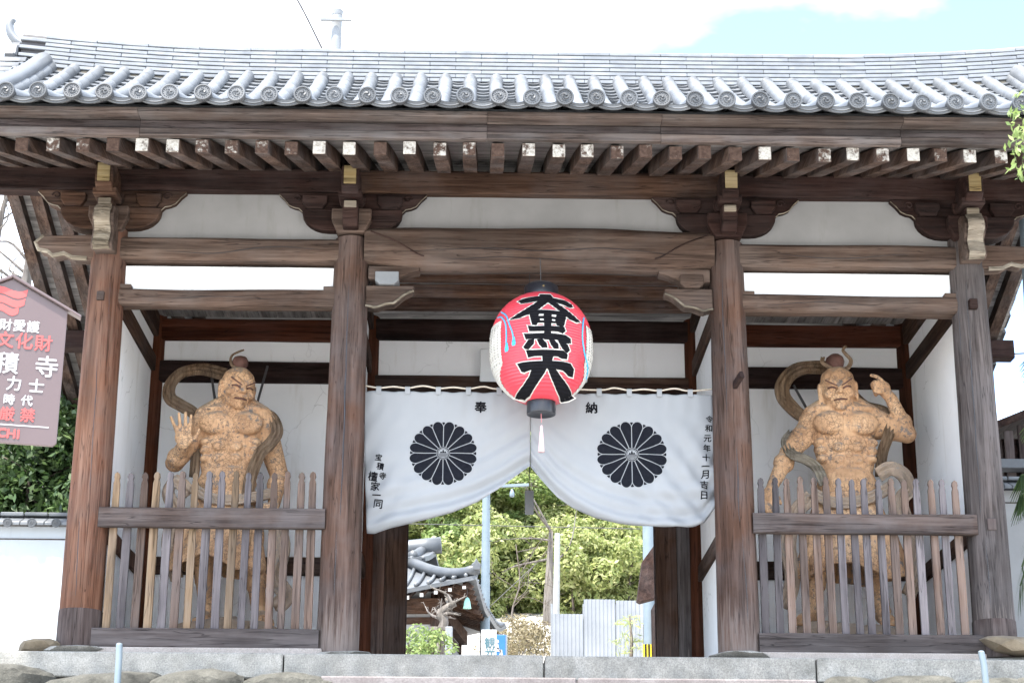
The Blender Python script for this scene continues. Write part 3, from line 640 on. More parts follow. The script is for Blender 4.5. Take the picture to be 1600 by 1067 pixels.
def disc_tile():
    b = MB(); R = .090
    # rimmed disc facing -y, thick
    prof = [(R*.97, .05), (R, .02), (R, 0.), (R-.004, -.006), (R-.016, -.006), (R-.020, .004), (.0005, .004)]; seg = 28
    V = []; Q = []
    for r, y in prof:
        for k in range(seg): q = 2*pi*k/seg; V.append((r*cos(q), y, r*sin(q)))
    for i in range(len(prof)-1):
        for k in range(seg): Q.append((i*seg+k, (i+1)*seg+k, (i+1)*seg+(k+1) % seg, i*seg+(k+1) % seg))
    b.add(V, Q)
    for k in range(16): q = 2*pi*k/16; b.ell((.060*cos(q), .003, .060*sin(q)), (.0065, .006, .0065), None, 1)
    for j in range(3):
        pts = []; rr = []
        for i in range(9):
            t = i/8; q = 2*pi*j/3+t*2.5; r = .016+.030*t; pts.append((r*cos(q), .003, r*sin(q))); rr.append(.0125*(1-t)+.0025)
        b.tube(pts, rr, 6)
    me = b.mesh('eave_disc_tile', True); me.materials.append(TILED); me.set_sharp_from_angle(angle=radians(45)); return me
def eave_flat():
    V = []; sg = 10; W_ = DX/2+.004; b = MB()
    for y in (0, .30):
        for t in (0, -.055):
            for k in range(sg+1): u = -1+2*k/sg; V.append((u*W_, y, .012+t*(1 if y == 0 else .4)+.062*u*u*(1 if t == 0 else .72)))
    n = sg+1; Q = []
    for k in range(sg): Q += [(k, k+1, 2*n+k+1, 2*n+k), (n+k, 3*n+k, 3*n+k+1, n+k+1), (k, n+k, n+k+1, k+1)]
    b.add(V, Q)
    pts = [(-W_*.93+2*W_*.93*k/sg, -.006, -.014+.052*(-1+2*k/sg)**2) for k in range(sg+1)]; b.tube(pts, .008, 5)
    pts = [(-W_*.9+2*W_*.9*k/sg, -.005, -.034+.048*(-1+2*k/sg)**2) for k in range(sg+1)]; b.tube(pts, .006, 5)
    me = b.mesh('eave_flat_tile', True); me.materials.append(TILE); me.set_sharp_from_angle(angle=radians(40)); return me
RT, FT, DT, EF = round_tile(), flat_tile(), disc_tile(), eave_flat()
# tiles step up over each other towards the ridge; the upper rows show, the lower slope lies out of sight
y_m = 1.20; edges = [y_m+(y_t-y_m)*(k/NR) for k in range(NR+1)]; redges = [y_m+(y_t-y_m)*(k/5) for k in range(6)]; ledges = [y_e+(y_m-y_e)*(k/9) for k in range(10)]
cols_x = [DX0+k*DX for k in range(-6, 46) if abs(DX0+k*DX) < 6.85]
low = MB()
def low_add(me, M): low.add([M @ v.co for v in me.vertices], [tuple(p.vertices) for p in me.polygons])
for x in cols_x:
    jx_ = random.uniform(-.008, .008)
    for k in range(5):
        M, L = slope_M(x+jx_+random.uniform(-.004, .004), redges[k], redges[k+1], .028); rinst('round_tile', RT, M @ Matrix.Diagonal((random.uniform(.97, 1.05), L, random.uniform(.96, 1.06), 1)))
    for k in range(9):
        M, L = slope_M(x+jx_, ledges[k], ledges[k+1], .028); low_add(RT, M @ Matrix.Diagonal((1, L, 1, 1)))
    rinst('eave_disc_tile', DT, Matrix.Translation((x+jx_, -2.69+random.uniform(-.008, .008), 5.125+random.uniform(-.006, .006))) @ Euler((radians(-4)+random.uniform(-.05, .05), random.uniform(0, 6.28), random.uniform(-.05, .05))).to_matrix().to_4x4())
for x in cols_x[:-1]:
    xc = x+DX/2
    for k in range(NR):
        M, L = slope_M(xc, edges[k], edges[k+1], random.uniform(-.004, .004)); rinst('flat_tile', FT, M @ Matrix.Diagonal((1, L, 1, 1)))
    for k in range(9):
        M, L = slope_M(xc, ledges[k], ledges[k+1], 0.); low_add(FT, M @ Matrix.Diagonal((1, L, 1, 1)))
    M, L = slope_M(xc, -2.61, -2.2, -.012); rinst('eave_flat_tile', EF, M @ Euler((0, random.uniform(-.015, .015), 0)).to_matrix().to_4x4())
o = low.build('lower_slope_tiles', TILE, None, True, fix=False); o.data.set_sharp_from_angle(angle=radians(45)); o.parent = roof; o['kind'] = 'stuff'
vt = MB().prism([(-.16, .05), (.15, .05), (.15, -.10), (-.02, -.15), (-.16, -.19)], 'x', -.07, .07, .01).mesh('verge_drop_tile'); vt.materials.append(TILED)
# ridge
def ridge_up(x): return .17*max(0, (abs(x)-3.6)/3.2)**2+.02*max(0, abs(x)-2)/4.8
nt = 20; xr = 6.78; seglen = 2*xr/nt; zb = 7.895; hc = .063
def ridge_piece(w): 
    b = MB().box((-.5*seglen+.0008, -w, .0), (  .5*seglen-.0008, w, hc-.014), .007); me = b.mesh('ridge_tile'); me.materials.append(TILER); return me
rp = [ridge_piece(.30-.010*i) for i in range(8)]
def ridge_cap():
    V = []; sg = 8
    for x, r in ((-.5*seglen, .105), (.47*seglen, .112), (.5*seglen, .10)):
        for k in range(sg+1): q = pi*k/sg; V.append((x, r*cos(q), r*sin(q)*.85))
    Q = [(i*(sg+1)+k, i*(sg+1)+k+1, (i+1)*(sg+1)+k+1, (i+1)*(sg+1)+k) for i in range(2) for k in range(sg)]
    me = MB().add(V, Q).mesh('ridge_cap_tile', True); me.materials.append(TILER); return me
rc = ridge_cap()
core = []
for i in range(nt):
    x = -xr+(i+.5)*seglen; z = zb+ridge_up(x); a = math.atan2(ridge_up(x+.2)-ridge_up(x-.2), .4)
    for c in range(8):
        off = (.5*seglen if c % 2 else 0); xx = x+off
        if xx > xr: xx = x
        z2 = zb+ridge_up(xx); rinst('ridge_tile', rp[c], Matrix.Translation((xx, YB, z2+c*hc)) @ Euler((0, -a, random.uniform(-.003, .003))).to_matrix().to_4x4())
    rinst('ridge_cap_tile', rc, Matrix.Translation((x, YB, z+8*hc-.004)) @ Euler((0, -a, 0)).to_matrix().to_4x4())
b = MB(); V = []; Q = []
for i in range(41):
    x = -xr+.02+(2*xr-.04)*i/40; z = zb+ridge_up(x)
    V += [(x, YB-.285, z-.20), (x, YB-.235, z+.02), (x, YB-.19, z+8*hc-.02), (x, YB+.19, z+8*hc-.02), (x, YB+.235, z+.02), (x, YB+.285, z-.20)]
for i in range(40):
    for k in range(5): Q.append((i*6+k, i*6+k+1, (i+1)*6+k+1, (i+1)*6+k))
Q += [(5, 4, 3, 2, 1, 0), tuple(240+k for k in range(6))]; o = b.add(V, Q).build('ridge_core', IRON); o.parent = roof
V = []
for i in range(41):
    x = -xr+.02+(2*xr-.04)*i/40; z = zb+ridge_up(x); V += [(x, YB-.33, z-.22), (x, YB-.275, z-.008), (x, YB+.275, z-.008), (x, YB+.33, z-.22)]
o = MB().add(V, [(i*4+k, i*4+k+1, (i+1)*4+k+1, (i+1)*4+k) for i in range(40) for k in range(3)]).build('ridge_mortar', MORT); o.parent = roof
for sx in (-1, 1):
    zt = zb+ridge_up(xr); X = sx*(xr+.07)
    pr = [(-.40, -.30), (-.52, -.22), (-.40, -.05), (-.46, .12), (-.34, .16), (-.30, .34), (-.20, .40), (-.12, .52), (0, .50), (.12, .52), (.20, .40), (.30, .34), (.34, .16), (.46, .12), (.40, -.05), (.52, -.22), (.40, -.30)]
    o = MB().prism([(YB+a*.95, zt+b_*.78) for a, b_ in pr], 'x', X-.07, X+.07, .02).build('ridge_end_ornament', TILED); o.parent = roof
    o = MB().ell((X+sx*.08, YB, zt+.12), (.07, .17, .17), None, 2).ell((X+sx*.11, YB-.08, zt+.2), (.05, .05, .04), None, 1).ell((X+sx*.11, YB+.08, zt+.2), (.05, .05, .04), None, 1).build('ornament_face', TILED, None, True); o.parent = roof
    hp = crom([(X-sx*.35, YB, zt+.36), (X-sx*.05, YB, zt+.42), (X+sx*.10, YB, zt+.55), (X+sx*.15, YB, zt+.70), (X+sx*.11, YB, zt+.80)], 6)
    o = MB().tube(hp, [.085-.0016*k for k in range(len(hp))], 10).build('ridge_end_horn', TILE, None, True); o.parent = roof
    # verge: descending bank of tiles and hanging edge tiles
    for dy in (-1, 1):
        for k in range(17):
            y = YB+dy*(.35+k*.305); z = zr(6.9, y)
            M = Matrix.Translation((sx*6.92, y, z+.0)) @ Euler((0, 0, -sx*pi/2)).to_matrix().to_4x4()
            rinst('verge_tile', RT, Matrix.Translation((sx*6.62, y, z+.045)) @ Euler((0, 0, -sx*pi/2)).to_matrix().to_4x4() @ Matrix.Diagonal((1.2, .38, 1.1, 1)))
            rinst('verge_drop_tile', vt, Matrix.Translation((sx*7.05, y, z-.01)) @ Euler((-dy*math.atan((zr(6.9, YB+1.)-zr(6.9, YB+2.))/1.), 0, 0 if dy > 0 else pi)).to_matrix().to_4x4())
        V = [(sx*6.42, YB+dy*(.3+k*.64), zr(6.4, YB+dy*(.3+k*.64))+.14) for k in range(9)]; o = MB().tube(V, .12, 10).build('verge_bank', TILE, None, True); o.parent = roof
# ================================================================== PICKET FENCES
def fence(sx, pxs, mats, label, tipy):
    root = thing('picket_fence', (sx*3.45, -.1, .03), label, 'fence', 'picket fences in front of the statues')
    a, b = (-4.66, -2.27) if sx < 0 else (2.27, 4.66)
    MB().beam((a, -.135, 1.405), (b, -.135, 1.405), .075, .215, .008, 12, .004, sx).build('rail', RAIL, root)
    MB().beam((a+.02, -.09, .135), (b-.02, -.09, .135), .16, .20, .01, 12, .004, sx+3).build('sill', SILL, root)
    for i, px in enumerate(pxs):
        x = at(px, 760, -.07).x; w = .040+random.uniform(-.003, .003); ht = 1.93+random.uniform(-.02, .015); zt = ht
        z0 = .235; ln = random.uniform(-.006, .006); d = .022
        P = [(-w, z0), (w, z0), (w*1.03, 1.2), (w*.86, zt-.13), (w*.60, zt-.085), (w*.80, zt-.055), (w*.62, zt-.02), (0, zt), (-w*.62, zt-.02), (-w*.80, zt-.055), (-w*.60, zt-.085), (-w*.86, zt-.13), (-w*1.03, 1.2)]
        MB().prism([(x+p[0]+ln*p[1], p[1]) for p in P], 'y', -.088, -.045, .004).build('picket', PK[mats[i]], root)
fence(-1, [182, 203.5, 225, 245, 266, 285, 305, 325, 348, 367, 387.5, 408, 430, 448, 470, 490], [0, 1, 2, 0, 1, 2, 0, 1, 1, 0, 1, 1, 2, 2, 2, 2], 'weathered picket fence in front of the statue with its palm raised', 730)
fence(1, [1188, 1210, 1229, 1251, 1273, 1290.5, 1310, 1332, 1350, 1372, 1392, 1412, 1431, 1455, 1472, 1492], [1, 1, 2, 2, 2, 2, 1, 1, 1, 1, 2, 2, 1, 2, 1, 2], 'weathered picket fence in front of the statue with its fist by its head', 740)

# ================================================================== LETTERING
def curve_mesh(cu):
    o = bpy.data.objects.new('tmp', cu); COL.objects.link(o); dg = bpy.context.evaluated_depsgraph_get(); dg.update()
    me = bpy.data.meshes.new_from_object(o.evaluated_get(dg)); bpy.data.objects.remove(o); bpy.data.curves.remove(cu); return me
def glyph(ch, size, bold=0., width=1.):
    cu = bpy.data.curves.new('tmp', 'FONT'); cu.body = ch; cu.size = size; cu.align_x = 'CENTER'; cu.align_y = 'CENTER'; cu.resolution_u = 3; cu.fill_mode = 'FRONT'
    me = curve_mesh(cu); V = np.array([v.co[:2] for v in me.vertices]) if len(me.vertices) else np.zeros((0, 2)); F = [tuple(p.vertices) for p in me.polygons]; bpy.data.meshes.remove(me)
    if len(V): c = (V.max(0)+V.min(0))/2; V = (V-c)*np.array([width, 1])
    return V, F, bold
def poly_shape(polys, offset=0.):
    """filled 2-D shape of several closed outlines, optionally grown"""
    cu = bpy.data.curves.new('tmp', 'CURVE'); cu.dimensions = '2D'; cu.fill_mode = 'FRONT'; cu.offset = offset
    V = []; F = []
    for P in polys:
        ar = sum(P[i][0]*P[(i+1) % len(P)][1]-P[(i+1) % len(P)][0]*P[i][1] for i in range(len(P)))
        P = P if ar > 0 else P[::-1]
        cu = bpy.data.curves.new('tmp', 'CURVE'); cu.dimensions = '2D'; cu.fill_mode = 'FRONT'; cu.offset = offset
        sp = cu.splines.new('POLY'); sp.points.add(len(P)-1); sp.use_cyclic_u = True
        for q, (x, y) in zip(sp.points, P): q.co = (x, y, 0, 1)
        me = curve_mesh(cu); b = len(V); V += [tuple(v.co[:2]) for v in me.vertices]; F += [tuple(i+b for i in p.vertices) for p in me.polygons]; bpy.data.meshes.remove(me)
    return np.array(V), F
def mapped(name, shapes, fn, mat, parent, maxlen=None):
    """shapes: list of (V2d, F) already placed; fn maps (a,b) to a 3-D point"""
    bm = bmesh.new()
    for sh in shapes:
        V, F = sh[:2]; bd = sh[2] if len(sh) > 2 else 0.
        for ly, (ox, oy) in enumerate(((0, 0), (1, .25), (-1, -.25), (.25, 1), (-.25, -1)) if bd else ((0, 0),)):
            vs = [bm.verts.new((v[0]+ox*bd, v[1]+oy*bd, ly)) for v in V]
            for f in F:
                try: bm.faces.new([vs[i] for i in f])
                except ValueError: pass
    if maxlen:
        bmesh.ops.triangulate(bm, faces=bm.faces[:])
        for _ in range(6):
            ed = [e for e in bm.edges if e.calc_length() > maxlen]
            if not ed: break
            bmesh.ops.subdivide_edges(bm, edges=ed, cuts=1); bmesh.ops.triangulate(bm, faces=bm.faces[:])
    for v in bm.verts: ly = v.co.z; v.co = Vector(fn(v.co.x, v.co.y))-Vector((0, .0006*ly, 0))
    me = bpy.data.meshes.new(name); bm.to_mesh(me); bm.free(); me.materials.append(mat); me.update()
    o = bpy.data.objects.new(name, me); return link(o, parent)
def put(sh, x, y, rot=0., sc=1.):
    V, F = sh[:2]; c, s = cos(rot)*sc, sin(rot)*sc
    return ((np.array([(x+v[0]*c-v[1]*s, y+v[0]*s+v[1]*c) for v in V]) if len(V) else V), F)+tuple(sh[2:])

# ================================================================== NOREN CURTAIN
YN = .26
def W2(px, py): p = at(px, py, YN); return (p.x, p.z)
bots = [W2(*q) for q in ((573, 832), (600, 824), (650, 813), (700, 801), (740, 786), (775, 766), (805, 745), (828, 728), (848, 752), (870, 775), (895, 792), (930, 808), (965, 817), (1000, 822), (1050, 824), (1085, 823), (1099, 818), (1118, 792))]
bx_ = [b[0] for b in bots]; bz_ = [b[1] for b in bots]
xl, xr_n = W2(567, 612)[0], W2(1113, 612)[0]; ZT = W2(700, 613)[1]
XC = W2(829, 700)[0]
def zbot(x): return float(np.interp(x, bx_, bz_))
tabs = [W2(px, 605)[0] for px in (592, 637, 685, 732, 780, 936, 983, 1030, 1078)]
def ztop(x):
    d = min(abs(x-t) for t in tabs); return ZT+.01-.012*min(1, d/.15)
def ydisp(x, z):
    zb_ = zbot(x); d = z-zb_; e = math.exp(-max(d, 0)/.30)
    f = .030*sin(d*34+2.5*sin(x*1.3)+x*.9)*e
    f += .020*sin(d*17+x*2.1+1.)*math.exp(-max(d, 0)/.55)
    s = max(0, (x-.75)/1.1); f += .032*s*sin((x*1.05+(z-1.4)*.80)*19+.6*sin(z*4))*min(1, max(0, (2.75-z)/.6))
    s2 = max(0, (-1.3-x)/.6); f += .026*s2*sin((-x*1.1+(z-1.4)*.7)*20)*min(1, max(0, (2.6-z)/.6))
    f += .010*sin(x*9+sin(z*3)*1.2)*min(1, (ZT-z)*2)*.5
    tn = min(tabs, key=lambda q: abs(q-x)); f += .007*math.exp(-(ZT-z)/.16)*cos((x-tn)*40)+.006*sin((x-z*.35)*31+2*sin(z*5+x*2))*(.4+.6*mnoise.noise((x*2., z*2., 7.)))
    t = (ZT-z)/1.5; f += -.05*sin(min(1, t)*pi)*.6+.012*mnoise.noise((x*1.5, z*1.5, 3.))
    f += .03*math.exp(-((x-XC)/.10)**2)*min(1, (ZT-z))
    return YN+f
noren = thing('noren_curtain', (XC, YN, ZT), 'white temple curtain with two black flower crests hung across the gate', 'curtain')
for j, (xa, xb) in enumerate(((xl, XC-.003), (XC+.003, xr_n))):
    nx, nz_ = 70, 64; V = []
    for i in range(nx+1):
        for k in range(nz_+1):
            u = xa+(xb-xa)*i/nx; t = k/nz_; zz = ztop(u)+(zbot(min(max(u, bx_[0]), bx_[-1]))-ztop(u))*t
            xx = u
            if j == 0: xx += (bx_[0]-xl)*t*(1-i/nx)
            V.append((xx, ydisp(xx, zz), zz))
    n = nz_+1; Q = [(i*n+k, i*n+k+1, (i+1)*n+k+1, (i+1)*n+k) for i in range(nx) for k in range(nz_)]
    o = bpy.data.objects.new('cloth_panel', np_mesh('cloth_panel', np.array(V), np.array(Q), CLOTH, True)); link(o, noren)
    m = o.modifiers.new('t', 'SOLIDIFY'); m.thickness = .003; m.offset = 1
for t in tabs: MB().box((t-.028, YN-.018, ZT-.03), (t+.028, YN-.012, ZT+.062)).box((t-.028, YN-.018, ZT+.056), (t+.028, YN+.02, ZT+.062)).build('tab', CLOTH, noren)
rp_ = [(xl-.02, YN, ZT+.075)]
for i, t in enumerate(tabs):
    rp_ += [(t, YN, ZT+.045)]
    if i < len(tabs)-1: rp_ += [((t+tabs[i+1])/2, YN, ZT+.06+.012*(i % 2))]
rp_ += [(xr_n+.04, YN, ZT+.075)]
MB().tube(crom(rp_, 4), .010, 7).build('rope', ROPE, noren, True)
on_cloth = lambda x, z: Vector((x, ydisp(x, z)-.0055, z))
def petal(a, ri, R, half, gap):
    rt = R*(1-sin(half)*.92); w = rt*math.tan(half)-gap
    lo = [(ri, max(ri*math.tan(half)-gap, .003)), (rt*.7, rt*.7*math.tan(half)-gap)]
    P = [(r, -h) for r, h in lo]+[(rt+(R-rt)*cos(q), w*sin(q)) for q in [-pi/2+pi*k/10 for k in range(11)]]+[(r, h) for r, h in lo[::-1]]
    c, s = cos(a), sin(a); return [(x*c-y*s, x*s+y*c) for x, y in P]
def crest(px, py, R, squash):
    cx, cz = W2(px, py); sh = []
    for k in range(16): sh.append(put(poly_shape([petal(2*pi*k/16+pi/16, R*.2, R, pi/16, R*.012)]), 0, 0))
    for k in range(16):
        a = 2*pi*k/16; w = .052; sh.append((np.array([(R*.87*cos(a), R*.87*sin(a)), (R*.965*cos(a-w), R*.965*sin(a-w)), (R*.975*cos(a), R*.975*sin(a)), (R*.965*cos(a+w), R*.965*sin(a+w))]), [(0, 1, 2, 3)]))
    n = 24
    for r0, r1 in ((.165, .19), (.135, .148)):
        sh.append((np.array([(R*r*cos(2*pi*k/n), R*r*sin(2*pi*k/n)) for r in (r0, r1) for k in range(n)]), [(k, n+k, n+(k+1) % n, (k+1) % n) for k in range(n)]))
    for j in range(3): h = -.025-.035*j; w = sqrt(.125**2-h*h); sh.append((np.array([(-w*R, (h-.009)*R), (w*R, (h-.009)*R), (w*R, (h+.009)*R), (-w*R, (h+.009)*R)]), [(0, 1, 2, 3)]))
    for q in ((-.10, -.02, .05), (-.035, .035, .105), (.02, .10, .05)): sh.append((np.array([(q[0]*R, 0), (q[1]*R, 0), ((q[0]+q[1])/2*R+.012*R, q[2]*R), ((q[0]+q[1])/2*R-.012*R, q[2]*R)]), [(0, 1, 2, 3)]))
    sh = [(np.array([(cx+v[0], cz+v[1]*squash) for v in V]), F) for V, F in sh]
    mapped('crest', sh, on_cloth, CREST, noren, .03)
crest(692.5, 709, .372, .97); crest(987, 711, .387, .97)
PM = 140.6
def write_cloth(items, bold):
    sh = []
    for ch, px, py, s, rot in items:
        x, z = W2(px, py); mapped('character', [put(glyph(ch, s/PM*1.08, bold), x, z, rot)], on_cloth, INK, noren, .04)
write_cloth([('奉', 751, 636.5, 18, 0), ('納', 924, 637.5, 18, 0)], .0042)
write_cloth([('宝', 592, 716, 10.5, -.15), ('積', 594.5, 729.5, 10.5, -.15), ('寺', 598, 743.5, 10.5, -.15), ('檀', 583, 745, 14, -.1), ('家', 586.5, 760, 14, -.1), ('一', 588.5, 774, 13, -.1), ('同', 591, 787.5, 14, -.1)], .0022)
write_cloth([(c, x, y, s, -.04) for c, x, y, s in (('令', 1108, 656, 11), ('和', 1106.5, 670.5, 11), ('元', 1105, 686, 11.5), ('年', 1104, 701, 11.5), ('十', 1102.5, 717, 12), ('一', 1101.5, 730, 11.5), ('月', 1101, 742, 13), ('吉', 1100, 758, 13), ('日', 1099.5, 775, 13))], .0022)
# small notice board on the rear lintel, hanging tablet
p0 = at(750, 545, YB-.18); p1 = at(918, 598, YB-.18)
pb = MB().box((p0.x, YB-.20, p1.z), (p1.x, YB-.17, p0.z), .012).build('notice_board', simple('enamel_white', (.70, .71, .71), (.76, .77, .77), 2, .5, 0)); tag(pb, 'plain white board on the rear lintel behind the red lantern', 'board')
hb = thing('hanging_tablet', tuple(at(827, 785, 1.2)), 'small grey tablet hanging on a cord below the curtain apex', 'tablet')
a = at(820, 766, 1.2); b = at(834, 804, 1.2); MB().box((a.x, 1.19, b.z), (b.x, 1.21, a.z), .006).build('tablet', CONC, hb)
MB().tube([at(827, 766, 1.2), (at(827, 700, 1.2).x, 1.2, 4.70)], .005, 5).build('cord', IRON, hb)

# ================================================================== PAPER LANTERN
YL = -.30
lc = at(845.5, 538, YL); sc_ = 1/((lc-CAM).dot(_f)/FPX)    # pixels per metre there
RL = 79.5/sc_; HZ = .0
zt_, zb__ = at(845, 457, YL-.15).z, at(845, 622, YL-.15).z
zc_ = (zt_+zb__)/2; hh_ = (zt_-zb__)/2+.03
def Rl(z):
    t = max(-1, min(1, (z-zc_)/hh_)); base = RL*(1-abs(t)**2.35)**.5 if abs(t) < 1 else 0
    r = max(base, .155); return r
def Rrib(z): return Rl(z)+.010*abs(sin((z-zb__)*pi/.0315))-.003
lant = thing('paper_lantern', (lc.x, YL, zb__), 'large red paper lantern with black brushed characters hanging in the gate', 'lantern')
prof = []; z = zb__-.005
while z < zt_+.005: prof.append((Rrib(z), z)); z += .0315/5
bo = MB().lathe(prof, (lc.x, YL, 0), 64).build('lantern_body', REDP, lant, True)
zt2 = max(z for r, z in prof); capr = 27/sc_; ck = 22.5/sc_
autosmooth(MB().lathe([(capr*.98, -.03), (capr, 0), (capr, .125), (capr*.96, .135), (capr*.9, .13), (capr*.9, .02)], (lc.x, YL, zt2-.02), 40).build('top_ring', BLK, lant))
autosmooth(MB().lathe([(ck*.6, .02), (ck*.9, .0), (ck*.985, -.004), (ck, .006), (ck, .165), (ck*.97, .175)], (lc.x, YL, zb__-.135), 40).build('bottom_ring', BLK, lant))
for zz, rr in ((zt2+.065, capr), (zb__+.005, ck)): MB().ell((lc.x+.02, YL-rr*.995, zz), (.014, .008, .014), None, 1).build('brass_stud', GOLD, lant)
MB().tube([(lc.x, YL, zt2+.08), (lc.x-.01, YL, 4.32)], .006, 5).build('hanging_wire', IRON, lant)
hp = [(lc.x+.0+capr*.93*cos(q), YL, zt2+.1+.09*sin(q)) for q in [i*pi/10 for i in range(11)]]; MB().tube(hp, .005, 5).build('bail', IRON, lant)
def lan(a, z, off=.004): r = Rrib(z)+off; return Vector((lc.x+r*sin(a), YL-r*cos(a), z))
ZS = at(845, 430, YL-.45)   # drawing frame of the brushed characters: 4.64 drawing units to a pixel
def lz(v): return at(845, 430+v/4.64, YL-.52).z
def la_flat(x, z, off): r = Rrib(z)+off; q = max(-.995, min(.995, x/r)); return Vector((lc.x+x, YL-r*sqrt(1-q*q), z))
def dpx(u): return (u-490)/4.64/sc_*.985
strokes = [
 [(322, 158), (345, 145), (470, 132), (478, 108), (545, 105), (556, 126), (560, 142), (650, 150), (700, 172), (708, 190), (690, 200), (600, 178), (545, 165), (530, 178), (462, 240), (400, 275), (320, 300), (272, 298), (360, 250), (430, 205), (470, 170), (340, 180)],
 [(520, 172), (556, 164), (600, 198), (680, 250), (755, 302), (735, 312), (690, 302), (640, 268), (580, 220)],
 [(398, 262), (430, 258), (655, 262), (652, 300), (640, 355), (630, 370), (595, 362), (590, 348), (450, 348), (440, 366), (418, 360), (405, 310)],
 [(505, 340), (545, 340), (542, 470), (505, 470)],
 [(390, 378), (420, 384), (600, 380), (640, 378), (648, 398), (632, 416), (600, 408), (430, 410), (398, 408)],
 [(362, 432), (400, 436), (560, 432), (650, 436), (686, 452), (688, 478), (660, 482), (600, 466), (420, 462), (372, 462)],
 [(358, 520), (390, 478), (422, 474), (420, 500), (385, 536), (368, 532)],
 [(455, 478), (482, 474), (512, 502), (516, 524), (488, 526), (468, 506)],
 [(540, 476), (565, 474), (596, 504), (598, 528), (574, 530), (555, 508)],
 [(606, 478), (632, 474), (668, 504), (680, 532), (662, 548), (634, 524)],
 [(378, 550), (420, 552), (560, 550), (640, 548), (664, 566), (660, 590), (630, 592), (600, 580), (430, 582), (390, 588)],
 [(492, 586), (560, 584), (552, 612), (545, 650), (498, 650)],
 [(318, 632), (350, 628), (480, 626), (640, 620), (690, 624), (712, 650), (706, 690), (680, 690), (640, 664), (560, 660), (420, 664), (360, 680), (345, 676)],
 [(420, 664), (515, 660), (500, 690), (450, 750), (400, 806), (370, 812), (310, 796), (360, 760), (400, 715)],
 [(530, 660), (575, 664), (620, 712), (722, 790), (690, 806), (640, 816), (600, 780), (560, 720)]]
def to_l(P): return [(dpx(u), lz(v)) for u, v in P]
shp = [poly_shape([to_l(P)], .009) for P in strokes]; out = [poly_shape([to_l(P)], .020) for P in strokes]
mapped('character_outline', out, lambda x, z: la_flat(x, z, .006), CREAM, lant, .011)
mapped('brushed_characters', shp, lambda x, z: la_flat(x, z, .0105), INK, lant, .011)
wins = [[(462, 286), (496, 286), (494, 300), (460, 300)], [(556, 288), (588, 290), (584, 304), (554, 302)], [(468, 322), (496, 322), (496, 336), (470, 336)], [(556, 322), (580, 324), (578, 338), (556, 336)]]
mapped('character_windows', [poly_shape([to_l(P)]) for P in wins], lambda x, z: la_flat(x, z, .014), CREAM, lant, .016)
for s in (-1, 1):
    zA, zB = lz(285 if s < 0 else 305), lz(600)
    n = 14; P = [(s*(.90 if s < 0 else 1.0)+s*.05*(1-cos(2*pi*k/n))*0+ s*.06*abs((k/n)-.5), zA+(zB-zA)*k/n) for k in range(n+1)]
    P += [(s*(1.3), lz(690)), (s*1.5, lz(790)), (s*2.2, lz(780)), (s*2.3, zA)]
    mapped('cream_panel', [poly_shape([P])], lambda a, z: lan(a, z, .006), CREAM, lant, .014)
    for j in range(7): 
        aa = s*(1.02+j*.13); MB().tube([lan(aa, lz(300+k*30), .006) for k in range(11)], .0025, 4).build('panel_line', SPL, lant)
def cordln(pts, r=.009):
    P = [lan(math.asin(max(-.99, min(.99, dpx(u)/Rl(lz(v))))), lz(v), .006) for u, v in pts]; MB().tube(crom(P, 5), r, 6, sq=(1, 1)).build('painted_cord', CYAN, lant)
cordln([(172, 240), (200, 258), (226, 320), (234, 400), (233, 470)]); cordln([(202, 210), (232, 260), (255, 340), (275, 400), (282, 440)])
cordln([(792, 245), (780, 310), (776, 420), (790, 520), (815, 600), (826, 660)])
for u, v in ((232, 495), (282, 465)):
    tp = [(u-7, v-28), (u+7, v-28), (u+15, v+20), (u+10, v+36), (u-10, v+36), (u-15, v+20)]
    mapped('painted_tassel', [poly_shape([to_l(tp)])], lambda x, z: la_flat(x, z, .006), CYAN, lant, .02)
tas = [(lc.x, YL, zb__-.13), (lc.x+.004, YL, at(846, 660, YL).z)]; MB().tube(tas, .004, 5).build('tassel_cord', simple('pink_cord', (.62, .2, .22), (.7, .28, .3), 9, .8, 0), lant)
za, zb2 = at(846, 664, YL).z, at(846, 706, YL).z
MB().lathe([(.006, za-zb2), (.016, (za-zb2)*.93), (.014, (za-zb2)*.8), (.020, (za-zb2)*.72), (.028, (za-zb2)*.3), (.036, 0)], (lc.x+.005, YL, zb2), 14, True, .2).build('tassel', simple('tassel_pink_white', (.70, .36, .38), (.80, .68, .66), 14, .9, .3), lant, True)

